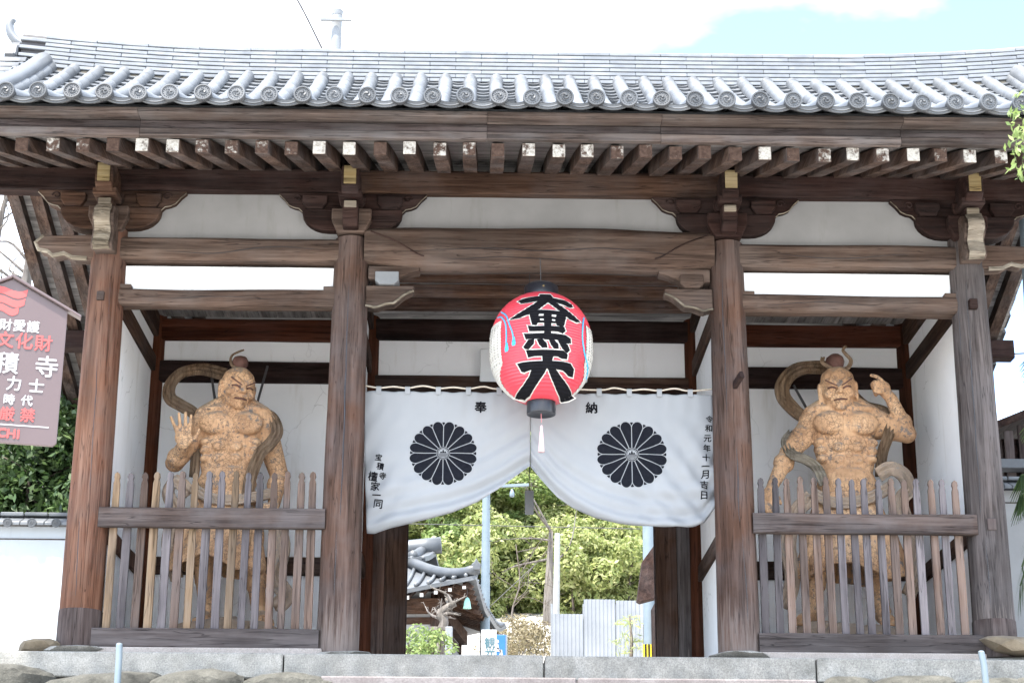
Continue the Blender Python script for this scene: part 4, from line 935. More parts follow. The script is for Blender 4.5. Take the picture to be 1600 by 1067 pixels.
# ================================================================== GUARDIAN STATUES
def remesh(b, name, mat, parent, voxel=.0115, smooth=4):
    me = bpy.data.meshes.new('tmp'); me.from_pydata([tuple(v) for v in b.v], [], b.f); me.update(); o = bpy.data.objects.new('tmp', me); COL.objects.link(o)
    m = o.modifiers.new('r', 'REMESH'); m.mode = 'VOXEL'; m.voxel_size = voxel; m.use_smooth_shade = True
    s = o.modifiers.new('s', 'SMOOTH'); s.factor = .5; s.iterations = smooth
    dg = bpy.context.evaluated_depsgraph_get(); dg.update(); me2 = bpy.data.meshes.new_from_object(o.evaluated_get(dg)); bpy.data.objects.remove(o)
    me2.name = name; me2.materials.clear(); me2.materials.append(mat); me2.polygons.foreach_set('use_smooth', [True]*len(me2.polygons))
    return link(bpy.data.objects.new(name, me2), parent)
def ribbon(path, width, thick, normal, name, mat, parent, pleat=3, taper=None, n=6):
    P = crom(path, n); V = []; Q = []; m = 11; L = len(P)
    for i, p in enumerate(P):
        t = (P[min(i+1, L-1)]-P[max(i-1, 0)]).normalized(); nn = Vector(normal(i/(L-1)) if callable(normal) else normal); nn = (nn-t*nn.dot(t)).normalized(); a = t.cross(nn)
        w = width*(taper(i/(L-1)) if taper else 1)
        for s in (1, -1):
            for k in range(m):
                u = -1+2*k/(m-1); V.append(p+a*(u*w/2)+nn*(s*thick*.5*(1-.5*abs(u)**3)+thick*.55*sin(u*pi*pleat+.6*sin(i*.4))))
    n2 = 2*m
    for i in range(L-1):
        for k in range(m-1):
            Q.append((i*n2+k, i*n2+k+1, (i+1)*n2+k+1, (i+1)*n2+k)); Q.append((i*n2+m+k, (i+1)*n2+m+k, (i+1)*n2+m+k+1, i*n2+m+k+1))
        Q.append((i*n2, (i+1)*n2, (i+1)*n2+m, i*n2+m)); Q.append((i*n2+m-1, i*n2+2*m-1, (i+1)*n2+2*m-1, (i+1)*n2+m-1))
    Q.append(tuple(range(m))+tuple(range(2*m-1, m-1, -1))); e = (L-1)*n2; Q.append(tuple(e+k for k in range(m))+tuple(e+k for k in range(2*m-1, m-1, -1)))
    return MB().add(V, Q).build(name, mat, parent, True)
def head(b, c, s, yaw, pitch, roll=0.):
    M = Euler((pitch, roll, yaw)).to_matrix()
    def T(x, f, z): return Vector(c)+M @ Vector((x*s, -f*s, z*s))
    def E(x, f, z, rx, ry, rz): b.ell(T(x, f, z), (rx*s, ry*s, rz*s), M, 2)
    E(0, -.05, .28, .95, 1.02, .98); E(0, .08, -.25, .90, .90, .75); E(0, .18, -.72, .74, .78, .52); E(0, .70, -1.02, .34, .30, .24)
    for q in (-1, 1):
        E(q*.50, .62, -.34, .34, .30, .26); b.cap(T(q*.14, .98, .10), .13*s, T(q*.66, .74, .40), .10*s); b.cap(T(q*.10, 1.0, .20), .09*s, T(q*.45, .92, .52), .06*s)
        E(q*.38, .83, -.02, .19, .15, .12); b.cap(T(q*.22, .93, -.13), .045*s, T(q*.62, .74, -.10), .04*s)
        b.cap(T(q*.22, 1.0, -.30), .07*s, T(q*.50, .80, -.72), .05*s)
        E(q*.97, -.05, .02, .11, .24, .34); b.cap(T(q*.98, -.02, -.2), .10*s, T(q*.97, .05, -.62), .085*s)
        E(q*.16, 1.06, -.26, .13, .12, .10)
    b.cap(T(0, .98, .16), .11*s, T(0, 1.2, -.20), .16*s)
    b.cap(T(-.30, .84, -.54), .075*s, T(0, 1.02, -.50), .085*s); b.cap(T(.30, .84, -.54), .075*s, T(0, 1.02, -.50), .085*s)
    b.cap(T(-.26, .84, -.76), .075*s, T(0, .97, -.79), .095*s); b.cap(T(.26, .84, -.76), .075*s, T(0, .97, -.79), .095*s)
    return T, M
def face_marks(T, s, parent):
    DK = bpy.data.materials['topknot_dark_red']
    for q in (-1, 1):
        MB().tube(crom([T(q*.18, 1.0, -.06), T(q*.38, .985, .015), T(q*.60, .82, -.01)], 4), .011, 6).build('eye', DK, parent, True)
        MB().tube(crom([T(q*.10, 1.10, .07), T(q*.34, 1.0, .20), T(q*.70, .82, .42)], 4), .009, 6).build('eyebrow', DK, parent, True)
    MB().tube(crom([T(-.34, .90, -.66), T(0, 1.045, -.635), T(.34, .90, -.66)], 4), .010, 6).build('mouth', DK, parent, True)
def torso(b, L, ch, waist, hip, k=1.):
    """muscular trunk: points are chest, waist and hip centres"""
    ch, waist, hip = Vector(ch), Vector(waist), Vector(hip)
    b.ell(ch, (.36*k, .23*k, .30*k)); b.ell(ch+Vector((0, .02, .17*k)), (.33*k, .20*k, .17*k)); b.ell((ch+waist)/2, (.325*k, .225*k, .28*k)); b.ell(waist, (.315*k, .235*k, .25*k)); b.ell((waist+hip)/2+Vector((0, -.04, 0)), (.32*k, .26*k, .24*k)); b.ell(hip, (.34*k, .26*k, .24*k))
    for s in (-1, 1):
        b.ell(ch+Vector((s*.165*k, -.165*k, .03*k)), (.185*k, .10*k, .135*k)); b.ell(ch+Vector((s*.165*k, -.185*k, -.02*k)), (.16*k, .085*k, .085*k))
        b.cap(ch+Vector((s*.05*k, -.15*k, .20*k)), .03*k, ch+Vector((s*.28*k, -.10*k, .21*k)), .03*k)
        for j in range(3): b.ell(waist+Vector((s*.085*k, -.215*k+.01*j, (.16-.13*j)*k)), (.078*k, .036*k, .052*k))
        for j in range(3): b.ell(ch+Vector((s*(.27-.01*j)*k, -.10*k, -(.17+.09*j)*k)), (.07*k, .10*k, .05*k))
        b.cap(ch+Vector((s*.07*k, .03, .33*k)), .10*k, ch+Vector((s*.30*k, .02, .15*k)), .13*k)
def arm(b, sh, elb, wr, k=1.):
    sh, elb, wr = Vector(sh), Vector(elb), Vector(wr); d = (elb-sh)
    b.ell(sh, (.165*k, .155*k, .165*k)); b.cap(sh, .14*k, elb, .098*k); b.ell(sh+d*.48+Vector((0, -.03*k, 0)), (.12*k, .115*k, .14*k)); b.ell(elb, (.105*k, .105*k, .10*k))
    f = wr-elb; b.cap(elb, .10*k, wr, .066*k); b.ell(elb+f*.33, (.115*k, .105*k, .115*k))
def finger(b, pts, r): 
    for i in range(len(pts)-1): b.cap(pts[i], r*(1-.1*i), pts[i+1], r*(1-.1*(i+1)), 8)
def leg(b, hip, knee, ank, toe, k=1.):
    hip, knee, ank, toe = map(Vector, (hip, knee, ank, toe)); b.cap(hip, .20*k, knee, .135*k); b.ell(knee+Vector((0, -.03, 0)), (.135*k, .14*k, .14*k)); b.cap(knee, .12*k, ank, .085*k)
    b.ell(knee+(ank-knee)*.33+Vector((0, .045*k, 0)), (.125*k, .135*k, .19*k)); b.ell(ank, (.095*k, .11*k, .09*k)); f = toe-ank; b.cap(ank+Vector((0, .06, -.05)), .085*k, toe, .075*k)
    sd = Vector((f.y, -f.x, 0)).normalized() if f.length else Vector((1, 0, 0))
    for j in range(5): t = toe+sd*(j-2)*.042*k; b.cap(t, .034*k, t+f.normalized()*(.09-.012*abs(j-1))*k+Vector((0, 0, -.02)), .026*k, 8)
def skirt(rings, name, mat, parent, nf=15, amp=.035):
    """pleated cloth: rings of (centre, rx, ry, sway)"""
    m = 120; V = []; R = len(rings)
    ring = []
    for t in np.linspace(0, R-1, 34):
        i = min(int(t), R-2); f = t-i; f = f*f*(3-2*f); a, c = rings[i], rings[i+1]
        ring.append((Vector(a[0]).lerp(Vector(c[0]), f), a[1]+(c[1]-a[1])*f, a[2]+(c[2]-a[2])*f, a[3]+(c[3]-a[3])*f, t/(R-1)))
    for c, rx, ry, sw, t in ring:
        for k in range(m):
            q = 2*pi*k/m; w = sin(q*nf+sw*2.2+1.5*sin(q*2))+.4*sin(q*nf*2+sw*3+1); r = 1+amp*(.35+t*1.6)*w
            V.append((c.x+rx*r*cos(q), c.y+ry*r*sin(q), c.z+.03*t*sin(q*4+sw)+.06*t*t*sin(q*3+1)))
    L = len(ring); Q = [(i*m+k, i*m+(k+1) % m, (i+1)*m+(k+1) % m, (i+1)*m+k) for i in range(L-1) for k in range(m)]
    o = MB().add(V, Q).build(name, mat, parent, True); s = o.modifiers.new('t', 'SOLIDIFY'); s.thickness = .03; s.offset = -1; return o
def pedestal(c, parent):
    for i in range(7):
        q = i*.9; rock((c.x+.36*cos(q)*(i > 0), c.y+.26*sin(q)*(i > 0), .30), (.34, .30, .30), STATC, 'rock_base', parent, i+c.x)

# ---- statue on the left: palm raised, head turned aside
Ys = 1.55
sl = thing('guardian_statue', tuple(at(355, 985, Ys).xy)+(.06,), 'ochre wooden guardian statue with raised open palm behind the left fence', 'statue', 'guardian statues in the gate bays')
b = MB(); A = lambda px, py, dy=0.: at(px, py, Ys+dy)
chest = A(364, 672); waist = A(358, 728, .02); hip = A(354, 782, .05)
torso(b, None, chest, waist, hip, 1.09)
T, Mh = head(b, A(371, 607, -.10), .215, radians(27), radians(10), radians(4))
b.cap(A(368, 640, .0), .145, A(370, 618, -.05), .14)
shA, elA, wrA = A(322, 662, .02), A(273, 723, -.02), A(286, 697, -.30)
arm(b, shA, elA, wrA, 1.1)
pc = A(286.5, 683, -.34); up = Vector((-.02, -.10, 1)).normalized(); sd = Vector((1, .05, 0)).normalized(); fw = sd.cross(up)
b.ell(pc, (.105, .05, .115), Matrix((sd, -fw, up)).transposed()); b.cap(wrA, .066, pc-up*.08, .075)
for j, (o_, ln, sp) in enumerate(((-.085, .150, -.42), (-.035, .185, -.10), (.020, .195, .02), (.070, .165, .10))):
    base = pc+sd*o_+up*.085; d = (up+sd*sp).normalized(); tip = base+d*ln; mid = base+d*ln*.5-fw*.0+Vector((0, -.018, 0)); finger(b, [base-d*.05, base, mid, tip+Vector((0, -.03, 0))], .027)
base = pc+sd*.085-up*.045; finger(b, [pc+sd*.03-up*.05, base, base+(sd*.8+up*.7).normalized()*.085, base+(sd*.75+up*1.1).normalized()*.16], .032)
shB, elB, wrB = A(413, 667, .04), A(436, 742, .10), A(428, 788, -.14)
arm(b, shB, elB, wrB, 1.12); fb = A(424, 797, -.20); b.ell(fb, (.10, .085, .10))
for j in range(4): finger(b, [fb+Vector((-.07+.045*j, -.03, .06)), fb+Vector((-.07+.047*j, -.10, .03)), fb+Vector((-.068+.045*j, -.085, -.055))], .028)
leg(b, A(332, 812, .02), A(318, 872, -.12), A(322, 952, .0), A(316, 968, -.22))
leg(b, A(380, 812, .02), A(398, 885, -.10), A(404, 952, .06), A(412, 968, -.14))
remesh(b, 'body', STAT, sl); face_marks(T, .205, sl)
bn = T(0, -.18, 1.22); MB().lathe([(.085, -.10), (.062, -.045), (.066, -.02), (.098, .03), (.100, .07), (.075, .115), (.02, .135)], bn, 16, True, .12).build('topknot', STATD, sl, True)
ribbon([bn+Vector((-.02, -.08, -.05)), bn+Vector((-.10, -.05, .02)), bn+Vector((-.11, 0, .13)), bn+Vector((-.03, .02, .20)), bn+Vector((.03, .02, .22))], .035, .016, (0, -1, .2), 'hair_tie', SCARF, sl, 1, lambda t: 1.1-.6*t)
ribbon([A(352, 585, .28), A(318, 577, .26), A(284, 583, .22), A(265, 603, .18), A(266, 622, .14), A(284, 634, .10), A(303, 646, .06), A(312, 668, .02), A(307, 700, -.02), A(303, 745, .0)], .17, .035, lambda t: (-.3, -1, .45) if t < .45 else (-.5, -1, .1), 'scarf', SCARF, sl, 3, lambda t: 1.05-.35*t)
ribbon([A(402, 640, .10), A(424, 650, -.02), A(433, 674, -.14), A(424, 690, -.20), A(408, 706, -.24), A(398, 728, -.25), A(390, 752, -.26), A(386, 780, -.26)], .14, .035, (.25, -1, .3), 'scarf', SCARF, sl, 3)
for pa, pb in (((331, 590), (337, 634)), ((418, 572), (399, 640))): MB().tube([A(*pa, .40), A(*pb, .22)], .016, 6).build('support_rod', IRON, sl)
skirt([(A(356, 772, .04), .345, .27, 0.), (A(354, 800, .02), .40, .32, .4), (A(346, 835, 0), .47, .37, .9), (A(340, 868, 0), .50, .39, 1.4), (A(338, 888, 0.), .53, .41, 1.8)], 'skirt', STAT, sl)
ribbon([A(300, 762, -.20), A(330, 778, -.28), A(360, 782, -.30), A(395, 776, -.27), A(425, 770, -.18)], .13, .05, (0, -1, .2), 'sash', STATC, sl, 3)
ribbon([A(298, 770, -.12), A(276, 752, -.14), A(262, 768, -.1), A(272, 800, -.05), A(262, 850, 0), A(276, 905, .0)], .16, .04, (-.4, -1, .2), 'sash_end', STATC, sl, 2)
ribbon([A(420, 790, -.05), A(440, 850, .0), A(432, 900, .05), A(446, 930, .05), A(430, 950, .0)], .20, .045, (.4, -1, .1), 'sash_end', STATC, sl, 2)
pedestal(A(360, 985), sl)

# ---- statue on the right: forearm raised with the fist by the head
sr = thing('guardian_statue', tuple(at(1318, 985, Ys).xy)+(.06,), 'ochre wooden guardian statue with fist raised by its head behind the right fence', 'statue', 'guardian statues in the gate bays')
b = MB(); chest = A(1317, 672); waist = A(1320, 730, .02); hip = A(1324, 786, .05)
torso(b, None, chest, waist, hip, 1.12)
T, Mh = head(b, A(1309, 607, -.12), .222, radians(-6), radians(12), radians(-3))
b.cap(A(1313, 642, 0), .15, A(1310, 618, -.05), .145)
shA, elA, wrA = A(1270, 664, .02), A(1233, 707, -.06), A(1208, 757, -.16)
arm(b, shA, elA, wrA, 1.12); fb = A(1200, 775, -.18); b.ell(fb, (.085, .07, .11)); b.cap(wrA, .066, fb, .07)
for j in range(4): finger(b, [fb+Vector((-.06+.04*j, -.02, -.06)), fb+Vector((-.07+.045*j, -.05, -.13)), fb+Vector((-.075+.05*j, -.04, -.20+.01*abs(j-1.5)))], .026)
finger(b, [fb+Vector((.05, -.03, .02)), fb+Vector((.11, -.06, -.03)), fb+Vector((.13, -.07, -.10))], .028)
shB, elB, wrB = A(1372, 664, .02), A(1417, 678, -.02), A(1393, 624, -.10)
arm(b, shB, elB, wrB, 1.12); hc_ = A(1378, 606, -.16); b.ell(hc_, (.105, .085, .09)); b.cap(wrB, .066, hc_, .075)
for j in range(4):
    o_ = Vector((-.02-.0*j, -.06+.035*j*0, .055-.042*j)); finger(b, [hc_+Vector((-.03, -.05, .05-.04*j)), hc_+Vector((-.10, -.075, .05-.038*j)), hc_+Vector((-.125+.012*j, -.02, .035-.038*j)), hc_+Vector((-.07, .03, .02-.035*j))], .028)
finger(b, [hc_+Vector((.0, -.04, .07)), hc_+Vector((-.06, -.05, .12)), hc_+Vector((-.13, -.05, .14))], .028)
leg(b, A(1298, 818, .02), A(1280, 880, -.14), A(1268, 955, .0), A(1254, 968, -.2)); leg(b, A(1350, 818, .02), A(1366, 885, -.12), A(1380, 955, .03), A(1388, 968, -.2))
remesh(b, 'body', STAT, sr); face_marks(T, .212, sr)
bn = T(0, -.15, 1.22); MB().lathe([(.09, -.10), (.075, -.05), (.10, .0), (.115, .05), (.10, .10), (.05, .14), (.01, .15)], bn, 16, True, .10).build('topknot', STATD, sr, True)
ribbon([bn+Vector((-.06, -.09, -.06)), bn+Vector((-.16, -.06, .02)), bn+Vector((-.15, -.02, .10))], .05, .016, (0, -1, .2), 'hair_tie', SCARF, sr, 1); ribbon([bn+Vector((.02, -.10, -.08)), bn+Vector((.13, -.06, -.04)), bn+Vector((.18, -.02, .06)), bn+Vector((.13, 0, .15)), bn+Vector((.10, 0, .20)), bn+Vector((.14, 0, .25))], .05, .016, (0, -1, .2), 'hair_tie', SCARF, sr, 1, lambda t: 1.2-.6*t)
ribbon([A(1312, 580, .30), A(1282, 574, .28), A(1246, 578, .24), A(1224, 598, .20), A(1224, 620, .16), A(1240, 640, .12), A(1258, 652, .10)], .20, .04, lambda t: (-.3, -1, .45), 'scarf', SCARF, sr, 3, lambda t: 1.05-.25*t)
ribbon([A(1238, 676, .10), A(1228, 690, -.06), A(1238, 710, -.22), A(1260, 718, -.26), A(1278, 733, -.27), A(1288, 757, -.28)], .12, .035, (-.2, -1, .2), 'scarf', PALE, sr, 3)
ribbon([A(1330, 612, .25), A(1352, 632, .16), A(1380, 642, .05), A(1392, 655, -.06), A(1388, 680, -.14), A(1378, 710, -.08), A(1376, 745, 0.)], .13, .035, (.1, -1, .35), 'scarf', SCARF, sr, 3)
MB().tube([A(1240, 602, .40), A(1268, 652, .22)], .016, 6).build('support_rod', IRON, sr)
skirt([(A(1322, 776, .04), .36, .28, 0.), (A(1324, 804, .02), .43, .33, .5), (A(1328, 838, 0), .52, .38, 1.1), (A(1330, 872, 0), .57, .40, 1.6), (A(1330, 900, 0.), .61, .42, 2.)], 'skirt', STAT, sr, 17, .045)
ribbon([A(1270, 770, -.20), A(1300, 784, -.29), A(1330, 786, -.31), A(1362, 776, -.28), A(1392, 760, -.2)], .14, .05, (0, -1, .2), 'sash', STATC, sr, 3)
ribbon([A(1372, 742, -.22), A(1392, 732, -.26), A(1412, 742, -.24), A(1420, 764, -.18), A(1408, 785, -.16), A(1424, 840, -.05), A(1432, 890, 0), A(1420, 930, 0)], .17, .055, (.2, -1, .2), 'sash_end', STATC, sr, 4)
ribbon([A(1268, 775, -.16), A(1244, 800, -.12), A(1232, 850, -.05), A(1238, 905, 0), A(1226, 950, 0)], .18, .045, (-.3, -1, .1), 'sash_end', STATC, sr, 3)
pedestal(A(1322, 985), sr)
# ================================================================== SIGNBOARD (left foreground)
BRN = simple('sign_brown_enamel', (.075, .05, .05), (.088, .06, .06), 1.5, .38, 0); SRED = simple('sign_red_print', (.36, .05, .045), (.40, .06, .055), 4, .5, 0); SWHT = simple('sign_white_print', (.32, .32, .32), (.36, .36, .36), 4, .5, 0)
YS_ = -8.; ph = radians(14); pc0 = at(20, 560, YS_); nS = Vector((sin(ph), -cos(ph), 0)); eS = Vector((cos(ph), sin(ph), 0))
def sp(px, py): d = on_plane(px, py, pc0, nS)-pc0; return (d.dot(eS), d.z)
def son(off): return lambda a, b: pc0+eS*a+Vector((0, 0, b))+nS*off
ap = sp(20, 436); rt_ = sp(106, 487); rb_ = sp(90, 697); cxs = ap[0]; hw = rt_[0]-cxs; zbm = sp(40, 694)[1]
sg = thing('signboard', (pc0.x, pc0.y, terrain_z(0, YS_)-.1), 'brown house-shaped signboard with white and red lettering at the left edge', 'signboard')
MS = Matrix.Translation(pc0) @ Matrix((eS, -nS, Vector((0, 0, 1)))).transposed().to_4x4()
outl = [(cxs-hw, rt_[1]), (cxs-hw, zbm+.02), (cxs-hw+.02, zbm), (cxs+hw-.02, zbm), (cxs+hw, zbm+.02), (cxs+hw, rt_[1]), (cxs, ap[1])]
MB().prism(outl, 'y', 0., .025, .003, MS).build('board', BRN, sg)
sl_ = (ap[1]-rt_[1])/hw
for s in (-1, 1):
    e = hw*1.24; MB().prism([(cxs, ap[1]+.004), (cxs+s*e, ap[1]-sl_*e+.004), (cxs+s*e, ap[1]-sl_*e+.022), (cxs, ap[1]+.024)], 'y', -.025, .05, .003, MS).build('roof_strip', BRN, sg)
for s in (-1, 1): MB().beam(pc0+eS*(cxs+s*hw*.62-.0)-nS*.06+Vector((0, 0, -2.9)), pc0+eS*(cxs+s*hw*.62)-nS*.06+Vector((0, 0, rt_[1])), .05, .05, .006, 2, 0).build('post', BRN, sg) if s < 0 else None
def swrite(items, mat, bold=.0022):
    sh = []
    for ch, px, py, s in items:
        a, b_ = sp(px, py); mapped('character', [put(glyph(ch, s/236*1.07, bold), a, b_, 0)], son(.003), mat, sg)
swrite([('文', -36, 503, 18), ('化', -14, 505, 18), ('財', 9, 507.5, 18), ('愛', 30.5, 509, 18), ('護', 52, 511, 18)], SWHT)
swrite([('重', -55, 525, 25), ('要', -24, 528, 25), ('文', 8, 530.5, 25), ('化', 38, 533, 25), ('財', 68, 536.5, 25)], SRED, .0024)
swrite([('宝', -52, 560, 33), ('積', 11, 567, 33), ('寺', 73, 573, 33)], SWHT, .0024)
swrite([('金', -49, 592, 22), ('剛', -14, 596, 22), ('力', 21.5, 599, 22), ('士', 57, 602.5, 22)], SWHT, .0024)
swrite([('鎌', -42, 619, 16), ('倉', -14, 621, 16), ('時', 14.5, 624, 16), ('代', 42, 626, 16)], SWHT, .0024)
swrite([('火', -54, 640, 21), ('気', -22, 643, 21), ('厳', 11, 646.5, 21), ('禁', 43, 648.5, 21)], SRED, .0024)
swrite([(c, x, y, 18) for c, x, y in (('H', -43, 672.5), ('I', -33, 673), ('T', -23.5, 674), ('A', -11, 675), ('C', 3, 676), ('H', 17.5, 677.5), ('I', 28.5, 678.5))], SRED, .0035)
def bar(x0, y0, x1, y1, w): a, b_ = sp(x0, y0), sp(x1, y1); return (np.array([(a[0], a[1]-w), (b_[0], b_[1]-w), (b_[0], b_[1]+w), (a[0], a[1]+w)]), [(0, 1, 2, 3)])
mapped('lettering', [bar(-52, 659, 76, 668, .004)], son(.003), SWHT, sg)
em = []
for j, (wd, y0) in enumerate(((44, 456), (40, 470), (30, 483))):
    P = []
    for k in range(13): u = -1+2*k/12; P.append(sp(0+wd*u, y0-4*cos(u*pi*1.5)+.04*wd*u-5))
    for k in range(13): u = 1-2*k/12; P.append(sp(0+wd*.94*u, y0-4*cos(u*pi*1.5)+.04*wd*u+6))
    em.append(poly_shape([P]))
mapped('emblem', em, son(.003), SRED, sg)

# ================================================================== VEGETATION
def leaves(clumps, per, size, asp=.5, droop=.0, seed=1, up=.3, flat=0.):
    r = np.random.default_rng(seed); C = []; D = []; Sz = []
    for (c, rad) in clumps:
        n = int(per*rad[0]*rad[2]*4) if per < 1000 else int(per); n = max(n, 8)
        d = r.normal(size=(n, 3)); d /= np.linalg.norm(d, axis=1)[:, None]; rr = r.uniform(.55, 1.05, n)**.6
        C.append(np.array(c)+d*rr[:, None]*np.array(rad)); nn = d*.7+r.normal(size=(n, 3))*.55+np.array([0, 0, up]); D.append(nn)
    C = np.concatenate(C); D = np.concatenate(D); D /= np.linalg.norm(D, axis=1)[:, None]; n = len(C)
    a = r.normal(size=(n, 3)); a[:, 2] -= droop*2; a -= D*(a*D).sum(1)[:, None]; a /= np.linalg.norm(a, axis=1)[:, None]; b = np.cross(D, a)
    s = size*r.uniform(.6, 1.35, n)[:, None]
    P0 = C-a*s*.5; P1 = C+b*s*asp*.5+a*s*.05; P2 = C+a*s*.55-D*s*.12; P3 = C-b*s*asp*.5+a*s*.05
    V = np.stack([P0, P1, P2, P3], 1).reshape(-1, 3); Q = np.arange(n*4).reshape(-1, 4); return V, Q
def tree(name, base, h, crownz, rad, mat, bark, label, group=None, n=26, per=150, size=.3, seed=1, conifer=False, asp=.5, droop=0., tr=.16, cat='tree'):
    r = random.Random(seed); base = Vector(base); t = thing(name, tuple(base), label, cat, group); cl = []
    tip = base+Vector((r.uniform(-.3, .3), 0, h)); path = [base-Vector((0, 0, .4)), base+Vector((r.uniform(-.15, .15), 0, h*.35)), base+Vector((r.uniform(-.2, .2), 0, h*.7)), tip]
    tb = MB(); tb.tube(crom(path, 3), [tr*(1-.085*k) for k in range(10)], 8)
    for i in range(n):
        f = (i+r.random())/n; q = r.uniform(0, 2*pi); z = crownz+(h-crownz)*f
        if conifer: R = rad*(1-f*.82)*r.uniform(.45, 1.05); cr_ = rad*.36*(1-.5*f)*r.uniform(.7, 1.25); e = (cr_*1.1, cr_*1.1, cr_*.7)
        else: R = rad*sqrt(max(.05, 1-(2*f-.85)**2*.9))*r.uniform(.3, 1.); cr_ = rad*.34*r.uniform(.65, 1.3); e = (cr_, cr_, cr_*.75)
        c = base+Vector((R*cos(q), R*sin(q)*.9, z)); cl.append((tuple(c), e))
        if i % 2 == 0:
            zt = base+Vector((0, 0, max(crownz*.5, z-R*.5))); tb.tube([zt, zt.lerp(c, .6)+Vector((0, 0, .08*R)), c], [tr*.42*(1-.5*f), tr*.25*(1-.5*f), .012], 5)
    tb.build('trunk', bark, t, True)
    V, Q = leaves(cl, per, size, asp, droop, seed)
    link(bpy.data.objects.new('crown', np_mesh('crown', V, Q, mat)), t); return t
# conifers and broadleaf trees on the slope behind, seen through the gate
bgt = [(648, 52, 12, 'g'), (688, 60, 17, 'g'), (722, 46, 7.5, 'm'), (775, 54, 16, 'm'), (812, 47, 12.5, 'y'), (850, 58, 18, 'y'), (888, 50, 14, 'y'), (918, 46, 12, 'y'), (948, 55, 16, 'y'), (980, 48, 12.5, 'm'), (1010, 56, 16, 'y'), (755, 72, 23, 'y'), (930, 74, 25, 'y'), (668, 45, 8, 'y'), (835, 78, 26, 'm'), (870, 66, 21, 'y'), (800, 64, 19, 'y')]
lab_n = {'g': 'dark evergreen tree on the slope', 'm': 'fresh green broadleaf tree on the slope', 'y': 'yellow-green cedar on the slope'}
where = ['above the hall roof by the left jamb', 'tall behind the hall ridge', 'low beside the left utility pole', 'just right of the left utility pole', 'under the curtain apex', 'directly behind the bare trunk', 'just right of the bare trunk', 'above the left end of the corrugated fence', 'above the middle of the corrugated fence', 'above the right end of the corrugated fence', 'behind the right utility pole', 'far back at the left pole crossarm', 'far back above the corrugated fence', 'small, above the hall ridge end', 'furthest back in the centre', 'far back right of the white post', 'far back left of the hanging tablet']
protos = {}
def bg_tree(i, px, Y, h, k):
    gx = at(px, 900, Y).x; gz = terrain_z(gx, Y)-.2; key = (k, i % 3 if k == 'y' else 0); lab = lab_n[k]+', '+where[i]; grp = 'trees on the slope behind the gate'
    if key not in protos:
        if k == 'y': t = tree('cedar_tree', (gx, Y, gz), 14, .8, 3.0, LF_Y, BARK, lab, grp, 64, 400, .19, i+3, True, .40, .5, .22)
        else: t = tree('broadleaf_tree', (gx, Y, gz), 14, 1.2, 3.7, LF_G if k == 'g' else LF_M, BARK, lab, grp, 46, 330, .19, i+3, False, .6, .1, .2)
        protos[key] = (t, {c.name.split('.')[0]: c.data for c in t.children}); 
        for c in t.children: c.data.transform(Matrix.Translation(-t.location)); c.matrix_parent_inverse = Matrix.Identity(4)
    else:
        t = thing('cedar_tree' if k == 'y' else 'broadleaf_tree', (gx, Y, gz), lab, 'tree', grp)
        for nm, me in protos[key][1].items(): c = bpy.data.objects.new(nm, me); COL.objects.link(c); c.parent = t
    t.scale = (.75+h/40, .75+h/40, h/14); t.rotation_euler = (0, 0, i*1.7)
for i, q in enumerate(bgt): bg_tree(i, *q)
for i, (px, Y) in enumerate(((700, 43), (745, 42), (790, 43), (830, 44), (900, 42), (945, 43), (985, 42))):
    x = at(px, 900, Y).x; tree('undergrowth_bush', (x, Y, terrain_z(x, Y)-.2), 3.4, .2, 1.7, LF_Y if i != 0 else LF_M, BARK, ('leafy bush at the foot of the slope trees, '+('behind the hall eave', 'behind the left utility pole', 'right of the left utility pole', 'left of the bare trunk', 'above the left fence sheets', 'above the middle fence sheets', 'above the right fence sheets')[i]), 'bushes at the foot of the slope', 24, 230, .19, 200+i, False, .5, .1, .06, 'bush')
# bare pale trunk in the middle, and bare branches in front of the cedars
def bare(name, pts, r0, r1, twigs, label, seed, bark, spread=1.2, cat='tree', tl=1.4):
    r = random.Random(seed); P = crom(pts, 5); t = thing(name, tuple(P[0]), label, cat); b = MB(); b.tube(P, [r0+(r1-r0)*k/(len(P)-1) for k in range(len(P))], 8); b.build('trunk', bark, t, True)
    tb = MB()
    for i in range(twigs):
        s = P[int(len(P)*r.uniform(.25, .98))]; d = Vector((r.uniform(-1, 1), r.uniform(-.5, .5), r.uniform(-.2, 1))).normalized()*tl*r.uniform(.4, 1)
        m = s+d*.5+Vector((r.uniform(-.2, .2), 0, r.uniform(-.1, .2)))*spread; e = s+d+Vector((r.uniform(-.3, .3), 0, r.uniform(-.3, .3)))*spread
        c = crom([s, m, e], 4); tb.tube(c, [r1*.55*(1-k/len(c))+.006 for k in range(len(c))], 5)
        for q in range(3):
            s2 = c[r.randrange(3, len(c))]; e2 = s2+Vector((r.uniform(-.6, .6), r.uniform(-.3, .3), r.uniform(-.4, .6)))*tl*.5; tb.tube([s2, (s2+e2)/2+Vector((0, 0, .05)), e2], [.012, .009, .005], 4)
    if twigs: tb.build('branches', bark, t, True)
    return t
bare('bare_tree', [at(858, 1040, 40), at(857, 960, 40), at(858, 900, 40), at(861, 830, 40)], .24, .07, 5, 'pale bare tree trunk standing in the middle of the opening', 5, BARKP, 1.2, 'tree', 2.6)
bare('bare_tree', [at(806, 1040, 38), at(800, 960, 38), at(812, 910, 38), at(806, 850, 38)], .04, .014, 12, 'thin leafless tree with arching twigs right of the left utility pole', 8, BARK, 1.6, 'tree', 2.2)
